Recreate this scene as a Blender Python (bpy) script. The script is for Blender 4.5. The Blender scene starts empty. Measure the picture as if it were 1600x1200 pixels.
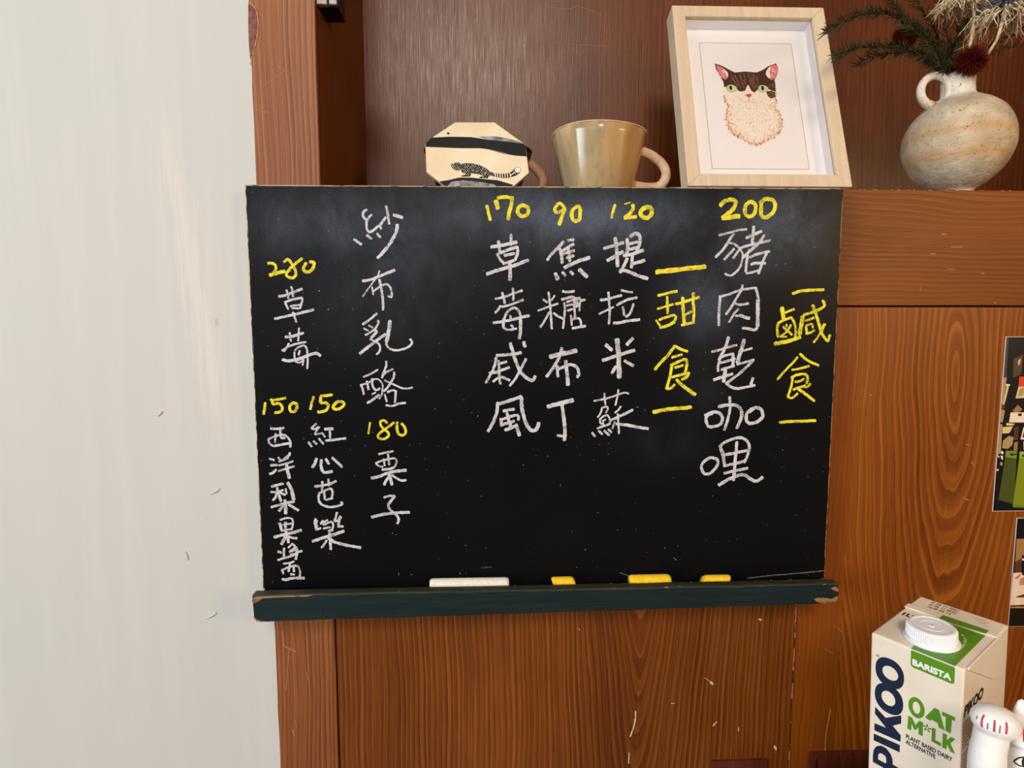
import bpy, bmesh, math, random
from mathutils import Vector, Matrix

# ---------------------------------------------------------------- camera, world, lights, exposure
SC = bpy.context.scene
COL = SC.collection
CAM_LOC = Vector((.2398, -.609, -.1427))
CAM_YAW, CAM_PITCH, CAM_ROLL, FPX = .0363, .0927, -.0014, 900.0


def camera_axes():
    cy, sy = math.cos(CAM_YAW), math.sin(CAM_YAW)
    r = Vector((cy, -sy, 0)); f0 = Vector((sy, cy, 0)); u0 = Vector((0, 0, 1))
    cp, sp = math.cos(CAM_PITCH), math.sin(CAM_PITCH)
    f = f0*cp - u0*sp; u = u0*cp + f0*sp
    c, s = math.cos(CAM_ROLL), math.sin(CAM_ROLL)
    return r*c + u*s, u*c - r*s, f


CR, CU, CF = camera_axes()
cd = bpy.data.cameras.new('camera'); cam = bpy.data.objects.new('camera', cd); COL.objects.link(cam)
cd.sensor_width = 36; cd.lens = FPX/1600*36; cd.clip_start = .01
m = Matrix((CR, CU, -CF)).transposed().to_4x4(); m.translation = CAM_LOC
cam.matrix_world = m
SC.camera = cam

SC.view_settings.view_transform = 'Standard'
SC.view_settings.look = 'None'
SC.view_settings.gamma = 1
SC.view_settings.use_curve_mapping = False
SC.view_settings.exposure = 0.0

W = bpy.data.worlds.new('room_light'); SC.world = W; W.use_nodes = True
W.node_tree.nodes['Background'].inputs[0].default_value = (1.0, .96, .92, 1)
W.node_tree.nodes['Background'].inputs[1].default_value = .10


def area(name, loc, target, sx, sy, power, color):
    l = bpy.data.lights.new(name, 'AREA'); l.shape = 'RECTANGLE'; l.size = sx; l.size_y = sy
    l.energy = power; l.color = color
    o = bpy.data.objects.new(name, l); COL.objects.link(o); o.location = loc
    d = Vector(target) - Vector(loc)
    o.rotation_euler = d.to_track_quat('-Z', 'Y').to_euler()
    return o


area('window_light', (-2.7, -2.2, .30), (.40, 0, 0), 1.0, 1.6, 92, (.87, .95, 1.0))
area('shopfront_light', (-.3, -2.8, .40), (.4, 0, -.05), 2.2, .9, 9, (.88, .94, 1.0))
area('ceiling_lamp_light', (.1, -2.5, 1.38), (.4, 0, .0), 0.75, .6, 44, (1.0, .84, .68))
area('side_lamp_light', (1.6, -1.4, .2), (.6, 0, -.2), .35, .35, 9, (1.0, .66, .34))


# ---------------------------------------------------------------- helpers
def at(px, py, Y):
    """point of the photograph (1600x1200) carried to the depth Y"""
    d = CF + CR*((px - 800)/FPX) - CU*((py - 600)/FPX)
    return CAM_LOC + d*((Y - CAM_LOC.y)/d.y)


def lin(r, g, b):
    def f(c):
        c /= 255
        return c/12.92 if c <= .04045 else ((c + .055)/1.055)**2.4
    return (f(r), f(g), f(b), 1)


def tag(o, label=None, cat=None, group=None, kind=None):
    if label: o['label'] = label
    if cat: o['category'] = cat
    if group: o['group'] = group
    if kind: o['kind'] = kind
    return o


def empty(name, loc=(0, 0, 0)):
    o = bpy.data.objects.new(name, None); COL.objects.link(o); o.location = loc
    o.empty_display_size = .02
    return o


def link(name, me, mats, parent=None, smooth=False):
    o = bpy.data.objects.new(name, me); COL.objects.link(o)
    if not isinstance(mats, (list, tuple)): mats = [mats]
    for mm in mats: me.materials.append(mm)
    if parent is not None:
        o.parent = parent
    if smooth:
        for p in me.polygons: p.use_smooth = True
    return o


def obj(name, bm, mats, parent=None, smooth=False):
    bmesh.ops.recalc_face_normals(bm, faces=bm.faces[:])
    me = bpy.data.meshes.new(name); bm.to_mesh(me); bm.free()
    return link(name, me, mats, parent, smooth)


def bevel(o, w, seg=2, angle=True):
    b = o.modifiers.new('bevel', 'BEVEL'); b.width = w; b.segments = seg
    if angle: b.limit_method = 'ANGLE'; b.angle_limit = math.radians(40)
    return o


def box(bm, x0, x1, y0, y1, z0, z1, mi=0):
    v = [bm.verts.new(p) for p in ((x0, y0, z0), (x1, y0, z0), (x1, y1, z0), (x0, y1, z0), (x0, y0, z1), (x1, y0, z1), (x1, y1, z1), (x0, y1, z1))]
    for f in ((0, 3, 2, 1), (4, 5, 6, 7), (0, 1, 5, 4), (1, 2, 6, 5), (2, 3, 7, 6), (3, 0, 4, 7)):
        fc = bm.faces.new([v[i] for i in f]); fc.material_index = mi


def prism(bm, pts, fn0, fn1, mi=0):
    """closed outline pts (2D) carried to two 3D faces by fn0 and fn1"""
    a = [bm.verts.new(fn0(*p)) for p in pts]; b = [bm.verts.new(fn1(*p)) for p in pts]
    n = len(pts)
    f = bm.faces.new(a); f.material_index = mi
    f = bm.faces.new(list(reversed(b))); f.material_index = mi
    for i in range(n):
        f = bm.faces.new((a[i], b[i], b[(i+1) % n], a[(i+1) % n])); f.material_index = mi


def poly(bm, pts, fn, mi=0):
    f = bm.faces.new([bm.verts.new(fn(*p)) for p in pts]); f.material_index = mi
    return f


def lathe(bm, prof, n=48, center=(0, 0, 0), fn=None, mi=0, closed=False):
    rings = []
    for r, z in prof:
        ring = []
        for i in range(n):
            a = 2*math.pi*i/n
            p = Vector((center[0] + r*math.cos(a), center[1] + r*math.sin(a), center[2] + z))
            ring.append(bm.verts.new(fn(p, a, r, z) if fn else p))
        rings.append(ring)
    for k in range(len(rings) - 1):
        for i in range(n):
            f = bm.faces.new((rings[k][i], rings[k][(i+1) % n], rings[k+1][(i+1) % n], rings[k+1][i])); f.material_index = mi
    if closed:
        for ring, s in ((rings[0], 1), (rings[-1], 0)):
            f = bm.faces.new(list(reversed(ring)) if s else ring); f.material_index = mi
    return rings


def catmull(pts, k=6):
    pts = [Vector(p) for p in pts]
    if len(pts) < 3: return pts
    out = []
    for i in range(len(pts) - 1):
        p0 = pts[max(i-1, 0)]; p1 = pts[i]; p2 = pts[i+1]; p3 = pts[min(i+2, len(pts)-1)]
        for j in range(k):
            t = j/k
            out.append(.5*((2*p1) + (p2-p0)*t + (2*p0-5*p1+4*p2-p3)*t*t + (3*p1-p0-3*p2+p3)*t**3))
    out.append(pts[-1])
    return out


def tube(bm, pts, rad, n=8, mi=0, flat=1.0, side=None):
    """swept round (or flattened) section; rad number or list"""
    m_ = len(pts); rings = []
    ref = Vector(side) if side else Vector((.31, .17, .93))
    for i, p in enumerate(pts):
        t = (pts[min(i+1, m_-1)] - pts[max(i-1, 0)]).normalized()
        a = t.cross(ref)
        if a.length < 1e-4: a = t.cross(Vector((1, 0, 0)))
        a.normalize(); b = t.cross(a).normalized()
        r = rad[i] if isinstance(rad, (list, tuple)) else rad
        rings.append([bm.verts.new(p + a*r*math.cos(2*math.pi*j/n)*flat + b*r*math.sin(2*math.pi*j/n)) for j in range(n)])
    for k in range(m_-1):
        for j in range(n):
            f = bm.faces.new((rings[k][j], rings[k][(j+1) % n], rings[k+1][(j+1) % n], rings[k+1][j])); f.material_index = mi
    for ring in (rings[0], rings[-1]):
        f = bm.faces.new(ring); f.material_index = mi


def ribbon(bm, pts, w, fn, rnd, mi=0, rough=.10, taper=True):
    """chalk or brush stroke: pts 2D, width w, fn(u, v) -> 3D"""
    P = catmull([(p[0], p[1], 0) for p in pts], 4) if len(pts) > 2 else [Vector((pts[0][0], pts[0][1], 0)), Vector((pts[1][0], pts[1][1], 0))]
    Q = [P[0]]
    for a, b in zip(P, P[1:]):
        n = max(1, int((b-a).length/(w*.55)))
        for i in range(1, n+1): Q.append(a.lerp(b, i/n))
    L = len(Q)
    t0 = (Q[1]-Q[0]).normalized(); t1 = (Q[-1]-Q[-2]).normalized()
    Q = [Q[0]-t0*w*.22] + Q + [Q[-1]+t1*w*.22]; L += 2
    prev = None
    for i, q in enumerate(Q):
        t = (Q[min(i+1, L-1)] - Q[max(i-1, 0)])
        t = t.normalized() if t.length > 1e-9 else t0
        nrm = Vector((-t.y, t.x, 0))
        k = .5
        if taper and i in (0, L-1): k = .27
        a = q + nrm*w*(k + rnd.uniform(-rough, rough)*.6); b = q - nrm*w*(k + rnd.uniform(-rough, rough)*.6)
        cur = (bm.verts.new(fn(a.x, a.y)), bm.verts.new(fn(b.x, b.y)))
        if prev:
            f = bm.faces.new((prev[0], prev[1], cur[1], cur[0])); f.material_index = mi
        prev = cur


def text_obj(name, body, size, mats, fn, parent, bold=0.0, space=1.0, width=None, thick=0):
    """flat lettering: local text coordinates (metres) carried by fn(x, y)"""
    cu = bpy.data.curves.new(name, 'FONT'); cu.body = body; cu.size = size; cu.offset = bold; cu.space_character = space
    cu.resolution_u = 4
    to = bpy.data.objects.new(name, cu); COL.objects.link(to)
    dg = bpy.context.evaluated_depsgraph_get()
    me = bpy.data.meshes.new_from_object(to.evaluated_get(dg))
    bpy.data.objects.remove(to); bpy.data.curves.remove(cu)
    xs = [v.co.x for v in me.vertices]; s = 1
    if width and xs: s = width/(max(xs) - min(xs))
    x0 = min(xs) if xs else 0
    for v in me.vertices: v.co = fn((v.co.x - x0)*s, v.co.y)
    me.materials.clear()
    return link(name, me, mats, parent)


def nums(s, k=1.0):
    v = [float(x)*k for x in s.split()]
    return list(zip(v[0::2], v[1::2]))


# ---------------------------------------------------------------- materials
def mat(name):
    mm = bpy.data.materials.new(name); mm.use_nodes = True
    nt = mm.node_tree; b = nt.nodes['Principled BSDF']
    return mm, nt, b


def N(nt, t, **kw):
    n = nt.nodes.new(t)
    for k, v in kw.items(): setattr(n, k, v)
    return n


def math_(nt, op, a, b=None, c=None):
    n = N(nt, 'ShaderNodeMath', operation=op)
    for i, x in enumerate((a, b, c)):
        if x is None: continue
        if isinstance(x, (int, float)): n.inputs[i].default_value = x
        else: nt.links.new(x, n.inputs[i])
    return n.outputs[0]


def ramp(nt, fac, stops):
    r = N(nt, 'ShaderNodeValToRGB'); nt.links.new(fac, r.inputs[0])
    e = r.color_ramp.elements
    while len(e) < len(stops): e.new(.5)
    for el, (p, c) in zip(e, stops):
        el.position = p; el.color = c if len(c) == 4 else (*c, 1)
    return r.outputs[0]


def mixc(nt, fac, a, b):
    n = N(nt, 'ShaderNodeMix', data_type='RGBA')
    if isinstance(fac, (int, float)): n.inputs[0].default_value = fac
    else: nt.links.new(fac, n.inputs[0])
    for i, x in ((6, a), (7, b)):
        if isinstance(x, tuple): n.inputs[i].default_value = x
        else: nt.links.new(x, n.inputs[i])
    return n.outputs[2]


def noise(nt, vec, scale, detail=3, rough=.55, dist=0):
    n = N(nt, 'ShaderNodeTexNoise'); n.inputs['Scale'].default_value = scale
    n.inputs['Detail'].default_value = detail; n.inputs['Roughness'].default_value = rough; n.inputs['Distortion'].default_value = dist
    nt.links.new(vec, n.inputs['Vector'])
    return n.outputs['Fac']


def mapping(nt, vec, scale=(1, 1, 1), loc=(0, 0, 0), rot=(0, 0, 0)):
    n = N(nt, 'ShaderNodeMapping'); n.inputs['Scale'].default_value = scale; n.inputs['Location'].default_value = loc; n.inputs['Rotation'].default_value = rot
    nt.links.new(vec, n.inputs['Vector'])
    return n.outputs[0]


def bump(nt, b, h, strength=.2, dist=.001):
    n = N(nt, 'ShaderNodeBump'); n.inputs['Strength'].default_value = strength; n.inputs['Distance'].default_value = dist
    nt.links.new(h, n.inputs['Height']); nt.links.new(n.outputs[0], b.inputs['Normal'])


def plain(name, col, rough=.5, spec=.4, metal=0):
    mm, nt, b = mat(name)
    b.inputs['Base Color'].default_value = col; b.inputs['Roughness'].default_value = rough
    b.inputs['Specular IOR Level'].default_value = spec; b.inputs['Metallic'].default_value = metal
    return mm


def mottled(name, c1, c2, scale=40, rough=.5, spec=.4, bmp=.1):
    mm, nt, b = mat(name)
    tc = N(nt, 'ShaderNodeTexCoord').outputs['Object']
    f = noise(nt, tc, scale, 4)
    nt.links.new(ramp(nt, f, [(.35, c1), (.65, c2)]), b.inputs['Base Color'])
    b.inputs['Roughness'].default_value = rough; b.inputs['Specular IOR Level'].default_value = spec
    if bmp: bump(nt, b, f, bmp, .0006)
    return mm


def wood(name, c_dark, c_mid, c_light, x0=0, z0=0, d=.05, slope=.10, freq=75, axis='Z', rough=.38, spec=.45, seed=0, wob=.02, contrast=1, wear=.0, cw=.06, loop=0):
    """varnished flat-sawn board: growth rings of a cone cut by the board"""
    mm, nt, b = mat(name)
    tc = N(nt, 'ShaderNodeTexCoord').outputs['Object']
    sep = N(nt, 'ShaderNodeSeparateXYZ'); nt.links.new(tc, sep.inputs[0])
    X, Y, Z = sep.outputs
    if axis == 'X': X, Z = Z, X
    elif axis == 'Y': X, Y = Y, X       # side panel: grain along Z, width along Y
    cmb = N(nt, 'ShaderNodeCombineXYZ'); nt.links.new(X, cmb.inputs[0]); nt.links.new(Y, cmb.inputs[1]); nt.links.new(Z, cmb.inputs[2])
    v = cmb.outputs[0]
    w1 = noise(nt, mapping(nt, v, (7, 7, 3.0), (seed, seed*1.7, 0)), 1, 2)
    w2 = noise(nt, mapping(nt, v, (40, 40, 5), (seed, 0, 3)), 1, 2)
    warp = math_(nt, 'ADD', math_(nt, 'MULTIPLY', math_(nt, 'SUBTRACT', w1, .5), wob*2), math_(nt, 'MULTIPLY', math_(nt, 'SUBTRACT', w2, .5), .006))
    xx = math_(nt, 'ADD', math_(nt, 'SUBTRACT', X, x0), warp)
    r2 = math_(nt, 'ADD', math_(nt, 'MULTIPLY', xx, xx), d*d)
    if loop:
        zz = math_(nt, 'MULTIPLY', math_(nt, 'ADD', math_(nt, 'SUBTRACT', Z, z0), math_(nt, 'MULTIPLY', math_(nt, 'SUBTRACT', w2, .5), .05)), loop)
        r2 = math_(nt, 'ADD', r2, math_(nt, 'MULTIPLY', zz, zz))
    R_ = math_(nt, 'SQRT', r2)
    fall = math_(nt, 'DIVIDE', 1.0, math_(nt, 'ADD', 1.0, math_(nt, 'MULTIPLY', math_(nt, 'MULTIPLY', xx, xx), 1/(cw*cw))))
    R_ = math_(nt, 'ADD', R_, math_(nt, 'MULTIPLY', math_(nt, 'MULTIPLY', math_(nt, 'SUBTRACT', Z, z0), slope), fall))
    n1 = N(nt, 'ShaderNodeTexNoise', noise_dimensions='1D'); n1.inputs['Scale'].default_value = 1; n1.inputs['Detail'].default_value = 2.5; n1.inputs['Roughness'].default_value = .6
    nt.links.new(math_(nt, 'MULTIPLY_ADD', R_, freq*2.0, seed*3.1), n1.inputs['W'])
    saw = math_(nt, 'FRACT', math_(nt, 'MULTIPLY', R_, freq*1.25))
    saw = math_(nt, 'POWER', saw, 1.6)
    big = noise(nt, mapping(nt, v, (9, 9, 2), (seed*2, 0, 0)), 1, 3)
    fib = noise(nt, mapping(nt, v, (900, 900, 22)), 1, 3, .6)
    fac = math_(nt, 'ADD', math_(nt, 'MULTIPLY', n1.outputs['Fac'], .50*contrast), math_(nt, 'MULTIPLY', saw, .24*contrast))
    fac = math_(nt, 'ADD', fac, math_(nt, 'MULTIPLY', math_(nt, 'SUBTRACT', big, .5), .55))
    fac = math_(nt, 'ADD', fac, math_(nt, 'MULTIPLY', math_(nt, 'SUBTRACT', fib, .5), .38))
    fac = math_(nt, 'ADD', fac, .5 - .36*contrast)
    col = ramp(nt, fac, [(.22, c_dark), (.5, c_mid), (.80, c_light)])
    if wear:
        wn = noise(nt, mapping(nt, v, (60, 60, 26), (seed, 5, 0)), 1, 5, .7)
        wm = ramp(nt, wn, [(.735 - wear, (0, 0, 0, 1)), (.765 - wear, (1, 1, 1, 1))])
        col = mixc(nt, wm, col, lin(190, 140, 100))
    nt.links.new(col, b.inputs['Base Color'])
    b.inputs['Specular IOR Level'].default_value = spec
    rr = ramp(nt, fib, [(.3, (rough-.08,)*3), (.7, (rough+.14,)*3)]); nt.links.new(rr, b.inputs['Roughness'])
    bump(nt, b, math_(nt, 'ADD', math_(nt, 'MULTIPLY', n1.outputs['Fac'], .5), fib), .22, .0006)
    return mm

rnd = random.Random(7)
# ---------------------------------------------------------------- room: plaster wall, floor
def plaster():
    mm, nt, b = mat('white_plaster')
    tc = N(nt, 'ShaderNodeTexCoord').outputs['Object']
    s = noise(nt, mapping(nt, tc, (26, 26, 1.6), (0, 0, 0), (0, .05, 0)), 1, 5, .65)
    s2 = noise(nt, mapping(nt, tc, (3, 3, 2.4)), 1, 3)
    fine = noise(nt, mapping(nt, tc, (240, 240, 30)), 1, 3)
    # brushed-on dabs of fresher paint, only along a slanted streak
    base = ramp(nt, s, [(.25, lin(193, 193, 190)), (.5, lin(198, 197, 194)), (.78, lin(206, 204, 200))])
    tint = ramp(nt, s2, [(.3, lin(194, 199, 199)), (.7, lin(207, 201, 198))])
    c = mixc(nt, .35, base, tint)
    sep = N(nt, 'ShaderNodeSeparateXYZ'); nt.links.new(tc, sep.inputs[0])
    # streak runs from (-.085,.09) down to (-.045,-.25)
    ln = math_(nt, 'ABSOLUTE', math_(nt, 'SUBTRACT', sep.outputs[0], math_(nt, 'MULTIPLY_ADD', sep.outputs[2], -.118, -.075)))
    mk = ramp(nt, math_(nt, 'ADD', math_(nt, 'MULTIPLY', ln, 16), math_(nt, 'MULTIPLY', math_(nt, 'SUBTRACT', 1.0, noise(nt, mapping(nt, tc, (150, 150, 9), (0, 0, 0), (0, .12, 0)), 1, 4, .7)), 1.0)), [(.50, (1, 1, 1, 1)), (.78, (0, 0, 0, 1))])
    zlim = ramp(nt, math_(nt, 'ABSOLUTE', math_(nt, 'ADD', sep.outputs[2], .09)), [(.10, (1, 1, 1, 1)), (.19, (0, 0, 0, 1))])
    mk2 = math_(nt, 'MULTIPLY', mk, zlim)
    c = mixc(nt, math_(nt, 'MULTIPLY', mk2, .55), c, lin(219, 214, 204))
    spots = ramp(nt, noise(nt, mapping(nt, tc, (60, 60, 34)), 1, 1), [(.20, (1, 1, 1, 1)), (.23, (0, 0, 0, 1))])
    c = mixc(nt, math_(nt, 'MULTIPLY', spots, .35), c, lin(150, 148, 140))
    nt.links.new(c, b.inputs['Base Color'])
    b.inputs['Roughness'].default_value = .62; b.inputs['Specular IOR Level'].default_value = .25
    bump(nt, b, math_(nt, 'ADD', math_(nt, 'ADD', s, math_(nt, 'MULTIPLY', fine, .25)), math_(nt, 'MULTIPLY', mk2, .5)), .30, .0012)
    return mm


M_PLASTER = plaster()
bm = bmesh.new()
r0 = random.Random(3)
edge = [(.0030 + r0.uniform(-.0005, .0005), -1.2 + i*.02) for i in range(98)]
prism(bm, [(-1.4, -1.2)] + edge + [(-1.4, edge[-1][1])], lambda x, z: Vector((x, .0006, z)), lambda x, z: Vector((x, .14, z)))
wall = tag(obj('wall_left', bm, M_PLASTER), 'white painted plaster wall left of the wooden cupboard', 'wall', kind='structure')
# dents and knife nicks in the plaster
bm = bmesh.new()
for px, py, l, a in ((291, 868, 14, 1.25), (336, 768, 16, -.5), (250, 646, 10, -.8), (330, 962, 18, -.5)):
    p = at(px, py, .0006); q = Vector((math.cos(a), 0, -math.sin(a)))*l*.0007
    tube(bm, catmull([p - q*.5 + Vector((0, .0004, 0)), p + Vector((.0008, -.0003, 0)), p + q*.5 + Vector((0, .0004, 0))], 4), .0013, 6)
o = tag(obj('plaster_nicks', bm, M_PLASTER, wall, True), kind='stuff')
bm = bmesh.new()
box(bm, -1.4, 1.6, -3.0, .6, -1.25, -1.2)
tag(obj('floor', bm, mottled('grey_floor', lin(120, 112, 100), lin(140, 130, 118), 6, .5)), 'grey floor below the counter', 'floor', kind='structure')

# ---------------------------------------------------------------- cupboard
WD_STILE = wood('stile_wood', lin(98, 52, 24), lin(138, 80, 42), lin(172, 110, 66), x0=.19, z0=0, d=.02, slope=.03, freq=150, seed=1, wob=.008, spec=.4, rough=.36)
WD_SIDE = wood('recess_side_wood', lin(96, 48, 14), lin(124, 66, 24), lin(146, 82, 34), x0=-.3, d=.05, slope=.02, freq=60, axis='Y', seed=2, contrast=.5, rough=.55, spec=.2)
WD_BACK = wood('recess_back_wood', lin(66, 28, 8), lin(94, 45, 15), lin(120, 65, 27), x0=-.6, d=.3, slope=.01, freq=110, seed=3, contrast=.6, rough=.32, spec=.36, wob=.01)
WD_RAIL = wood('rail_wood', lin(86, 42, 8), lin(120, 63, 18), lin(146, 82, 30), x0=.22, z0=0, d=.04, slope=.02, freq=150, axis='X', seed=4, contrast=.8, spec=.2)
WD_DOORL = wood('door_left_wood', lin(76, 33, 5), lin(112, 57, 14), lin(146, 84, 30), x0=.402, z0=-.54, d=.010, slope=-.13, freq=135, seed=5, wob=.010, cw=.05, contrast=1.05, spec=.3)
WD_STRIP = wood('door_strip_wood', lin(94, 43, 4), lin(128, 65, 12), lin(148, 81, 20), x0=.2, d=.1, slope=.02, freq=140, seed=6, contrast=.5, spec=.3)
WD_DOORR = wood('door_right_wood', lin(92, 42, 3), lin(130, 66, 12), lin(164, 95, 26), x0=.752, z0=-.195, d=.004, slope=.0, freq=125, seed=7, wob=.022, contrast=1.0, loop=.20, spec=.3)
M_DARK = plain('shadow_gap', lin(28, 14, 8), .8, .1)
M_RAW = mottled('raw_wood_chip', lin(170, 122, 84), lin(205, 165, 125), 160, .8, .1)
M_SPLIT = mottled('split_wood', lin(104, 64, 54), lin(142, 98, 86), 160, .75, .15)

cup = tag(empty('cupboard', (0, 0, 0)), 'brown varnished wooden built-in cupboard with an open shelf recess above its doors', 'cupboard')
# left stile, its outer edge a little uneven
bm = bmesh.new()
z = -1.19; pts = []
while z < .62:
    pts.append((.0026 + r0.uniform(-.0004, .0004), z)); z += .03
pts = [p for p in pts if not (.09 < p[1] < .19)]
prism(bm, [(.0672, -1.19)] + [(.0672, .61)] + list(reversed(pts)), lambda x, z: Vector((x, 0, z)), lambda x, z: Vector((x, .0040, z)))
stile = obj('stile', bm, WD_STILE, cup); bevel(stile, .0012)
# torn edge near the top of the stile
bm = bmesh.new()
ch = [at(x, y, -.0003) for x, y in ((388, 6), (394, 9), (399, 16), (401, 28), (402, 40), (400, 55), (397, 70), (394, 82), (391, 92), (389, 70), (388, 40))]
prism(bm, [(p.x, p.z) for p in ch], lambda x, z: Vector((x, -.0004, z)), lambda x, z: Vector((x, .004, z)))
obj('torn_edge', bm, M_SPLIT, stile)['label'] = 'torn purplish edge of the stile'
bm = bmesh.new()
rim = [at(x, y, -.0005) for x, y in ((388, 4), (394, 8), (399, 14), (402, 26), (403, 40), (401, 56), (398, 72), (394, 86), (391, 100))]
rim = catmull(rim, 5)
for i in range(len(rim)-1):
    a, b = rim[i], rim[i+1]; w = r0.uniform(.0001, .0013); w2 = r0.uniform(.0002, .0010)
    poly(bm, [(a.x-w2*.5, a.z), (b.x-w2*.3, b.z-.0004), (b.x+w, b.z+r0.uniform(-.001, .0006)), (a.x+w*r0.random(), a.z+.0005)], lambda x, z: Vector((x, -.0006-.00002*(i % 2), z)))
tag(obj('splinters', bm, M_RAW, stile), kind='stuff')
# scratches on the stile
M_SCR = plain('scratch', lin(178, 128, 96), .7, .2)
M_SCRW = plain('scratch_pale', lin(222, 205, 185), .8, .1)


def scratches(name, parent, Y, items, mm=None):
    bm = bmesh.new()
    for pts, w in items:
        P = [at(x, y, Y) for x, y in pts]
        ribbon(bm, [(p.x, p.z) for p in P], w, lambda x, z: Vector((x, Y, z)), r0, rough=.5)
    return tag(obj(name, bm, mm or M_SCR, parent), kind='stuff')


scratches('scratches', stile, -.0003, [([(436, 103), (438, 108)], .0012), ([(446, 110), (428, 124), (410, 136)], .0005), ([(395, 171), (420, 176)], .0005), ([(474, 150), (475, 153)], .0008),
    ([(442, 985), (444, 1012)], .0006), ([(452, 1012), (447, 1078)], .0006), ([(444, 1010), (462, 1018)], .001), ([(479, 1050), (481, 1062)], .0007), ([(457, 1140), (460, 1150)], .001), ([(461, 1124), (463, 1136)], .0005)])
# recess
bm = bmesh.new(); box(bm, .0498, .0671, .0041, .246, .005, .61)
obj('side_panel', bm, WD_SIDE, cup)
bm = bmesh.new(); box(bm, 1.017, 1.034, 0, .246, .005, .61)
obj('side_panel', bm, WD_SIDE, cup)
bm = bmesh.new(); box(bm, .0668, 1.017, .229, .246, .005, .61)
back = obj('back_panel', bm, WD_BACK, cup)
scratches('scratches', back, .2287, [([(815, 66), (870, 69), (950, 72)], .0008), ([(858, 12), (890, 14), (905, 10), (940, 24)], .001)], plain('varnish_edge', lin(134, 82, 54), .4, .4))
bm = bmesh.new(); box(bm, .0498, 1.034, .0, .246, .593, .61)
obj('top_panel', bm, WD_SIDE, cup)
# shelf board and rail under it
bm = bmesh.new(); box(bm, .0668, 1.04, .004, .246, -.012, .0048)
shelf = obj('shelf', bm, WD_RAIL, cup)
bm = bmesh.new(); box(bm, .0672, 1.04, 0, .02, -.1168, .0049)
rail = obj('rail', bm, WD_RAIL, cup); bevel(rail, .0012)
bm = bmesh.new()
for k in range(60):
    x = .6 + r0.random()*.4; w = r0.uniform(.0008, .004)
    poly(bm, [(x, .0046), (x+w, .0045), (x+w*.8, .0040), (x+w*.2, .0041)], lambda x, z: Vector((x, -.0003, z)))
tag(obj('worn_edge', bm, M_RAW, rail), 'pale worn top edge of the rail', kind='stuff')
scratches('scratches', rail, -.0003, [([(1472, 366), (1478, 366)], .0014), ([(1454, 396), (1461, 397)], .001), ([(1485, 386), (1504, 386)], .0008), ([(1533, 427), (1538, 427)], .0007), ([(1438, 448), (1438, 455)], .0005), ([(1553, 473), (1556, 473)], .001), ([(1480, 420), (1492, 421)], .0006)])
# doors below the rail
bm = bmesh.new(); box(bm, .0685, .5816, .0008, .022, -1.19, -.1184)
dl = obj('door', bm, WD_DOORL, cup); bevel(dl, .0012)
bm = bmesh.new(); box(bm, .5824, .63465, .0022, .022, -1.19, -.1184)
ds = obj('door_edge_strip', bm, WD_STRIP, cup)
bm = bmesh.new(); box(bm, .63466, 1.04, .0022, .022, -1.19, -.1184)
dr = obj('door', bm, WD_DOORR, cup)
bm = bmesh.new(); box(bm, .04, 1.04, .024, .03, -1.19, -.10)
obj('backing_board', bm, M_DARK, cup)
bm = bmesh.new()
for k in range(70):
    z = -1.0 + .9*r0.random(); w = r0.uniform(.0005, .0014); h = r0.uniform(.004, .03)
    poly(bm, [(.5816-w, z), (.5817, z), (.5817, z+h), (.5816-w*.7, z+h*.9)], lambda x, z: Vector((x, .0004, z)))
tag(obj('worn_edge', bm, M_SCR, dl), 'pale chipped right edge of the door', kind='stuff')
scratches('scratches', dl, .0004, [([(993, 1111), (992, 1128), (985, 1151)], .0013), ([(983, 1176), (982, 1193)], .0009), ([(1101, 1059), (1111, 1066)], .0004), ([(1110, 1066), (1114, 1069)], .0022), ([(1114, 1134), (1120, 1128)], .0012), ([(1187, 967), (1189, 969)], .0022), ([(1210, 1166), (1213, 1171)], .0020), ([(1154, 1137), (1154, 1142)], .0010), ([(1049, 1099), (1054, 1099)], .0008), ([(905, 983), (906, 984)], .0007)], M_SCRW)
scratches('scratches', ds, .0019, [([(1298, 1108), (1294, 1128), (1290, 1150), (1289, 1178), (1288, 1190)], .0012), ([(1288, 1012), (1293, 1017), (1302, 1021)], .0005), ([(1303, 978), (1310, 982), (1315, 988)], .0005)], M_SCR)
scratches('scratches', dr, .0019, [([(1360, 617), (1361, 618)], .0016), ([(1518, 722), (1522, 728)], .001), ([(1508, 694), (1514, 696)], .0007), ([(1505, 778), (1514, 782)], .0008)], M_SCR)
# finger pulls low on the doors
M_PULL = wood('pull_wood', lin(60, 22, 14), lin(92, 40, 28), lin(120, 62, 46), freq=40, seed=9, contrast=.4, rough=.3)
for x0, x1, zt, par, yy in ((.489, .5535, -.6335, dl, .0008), (.6055, .690, -.6275, ds, .0022)):
    bm = bmesh.new()
    for a in ((x0, x1, zt-.007, zt), (x0, x1, zt-.09, zt-.083), (x0, x0+.006, zt-.083, zt-.007), (x1-.006, x1, zt-.083, zt-.007)):
        box(bm, a[0], a[1], yy-.004, yy, a[2], a[3])
    box(bm, x0+.005, x1-.005, yy-.0005, yy, zt-.085, zt-.005)
    fp = obj('finger_pull', bm, M_PULL, par); bevel(fp, .0012)
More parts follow.
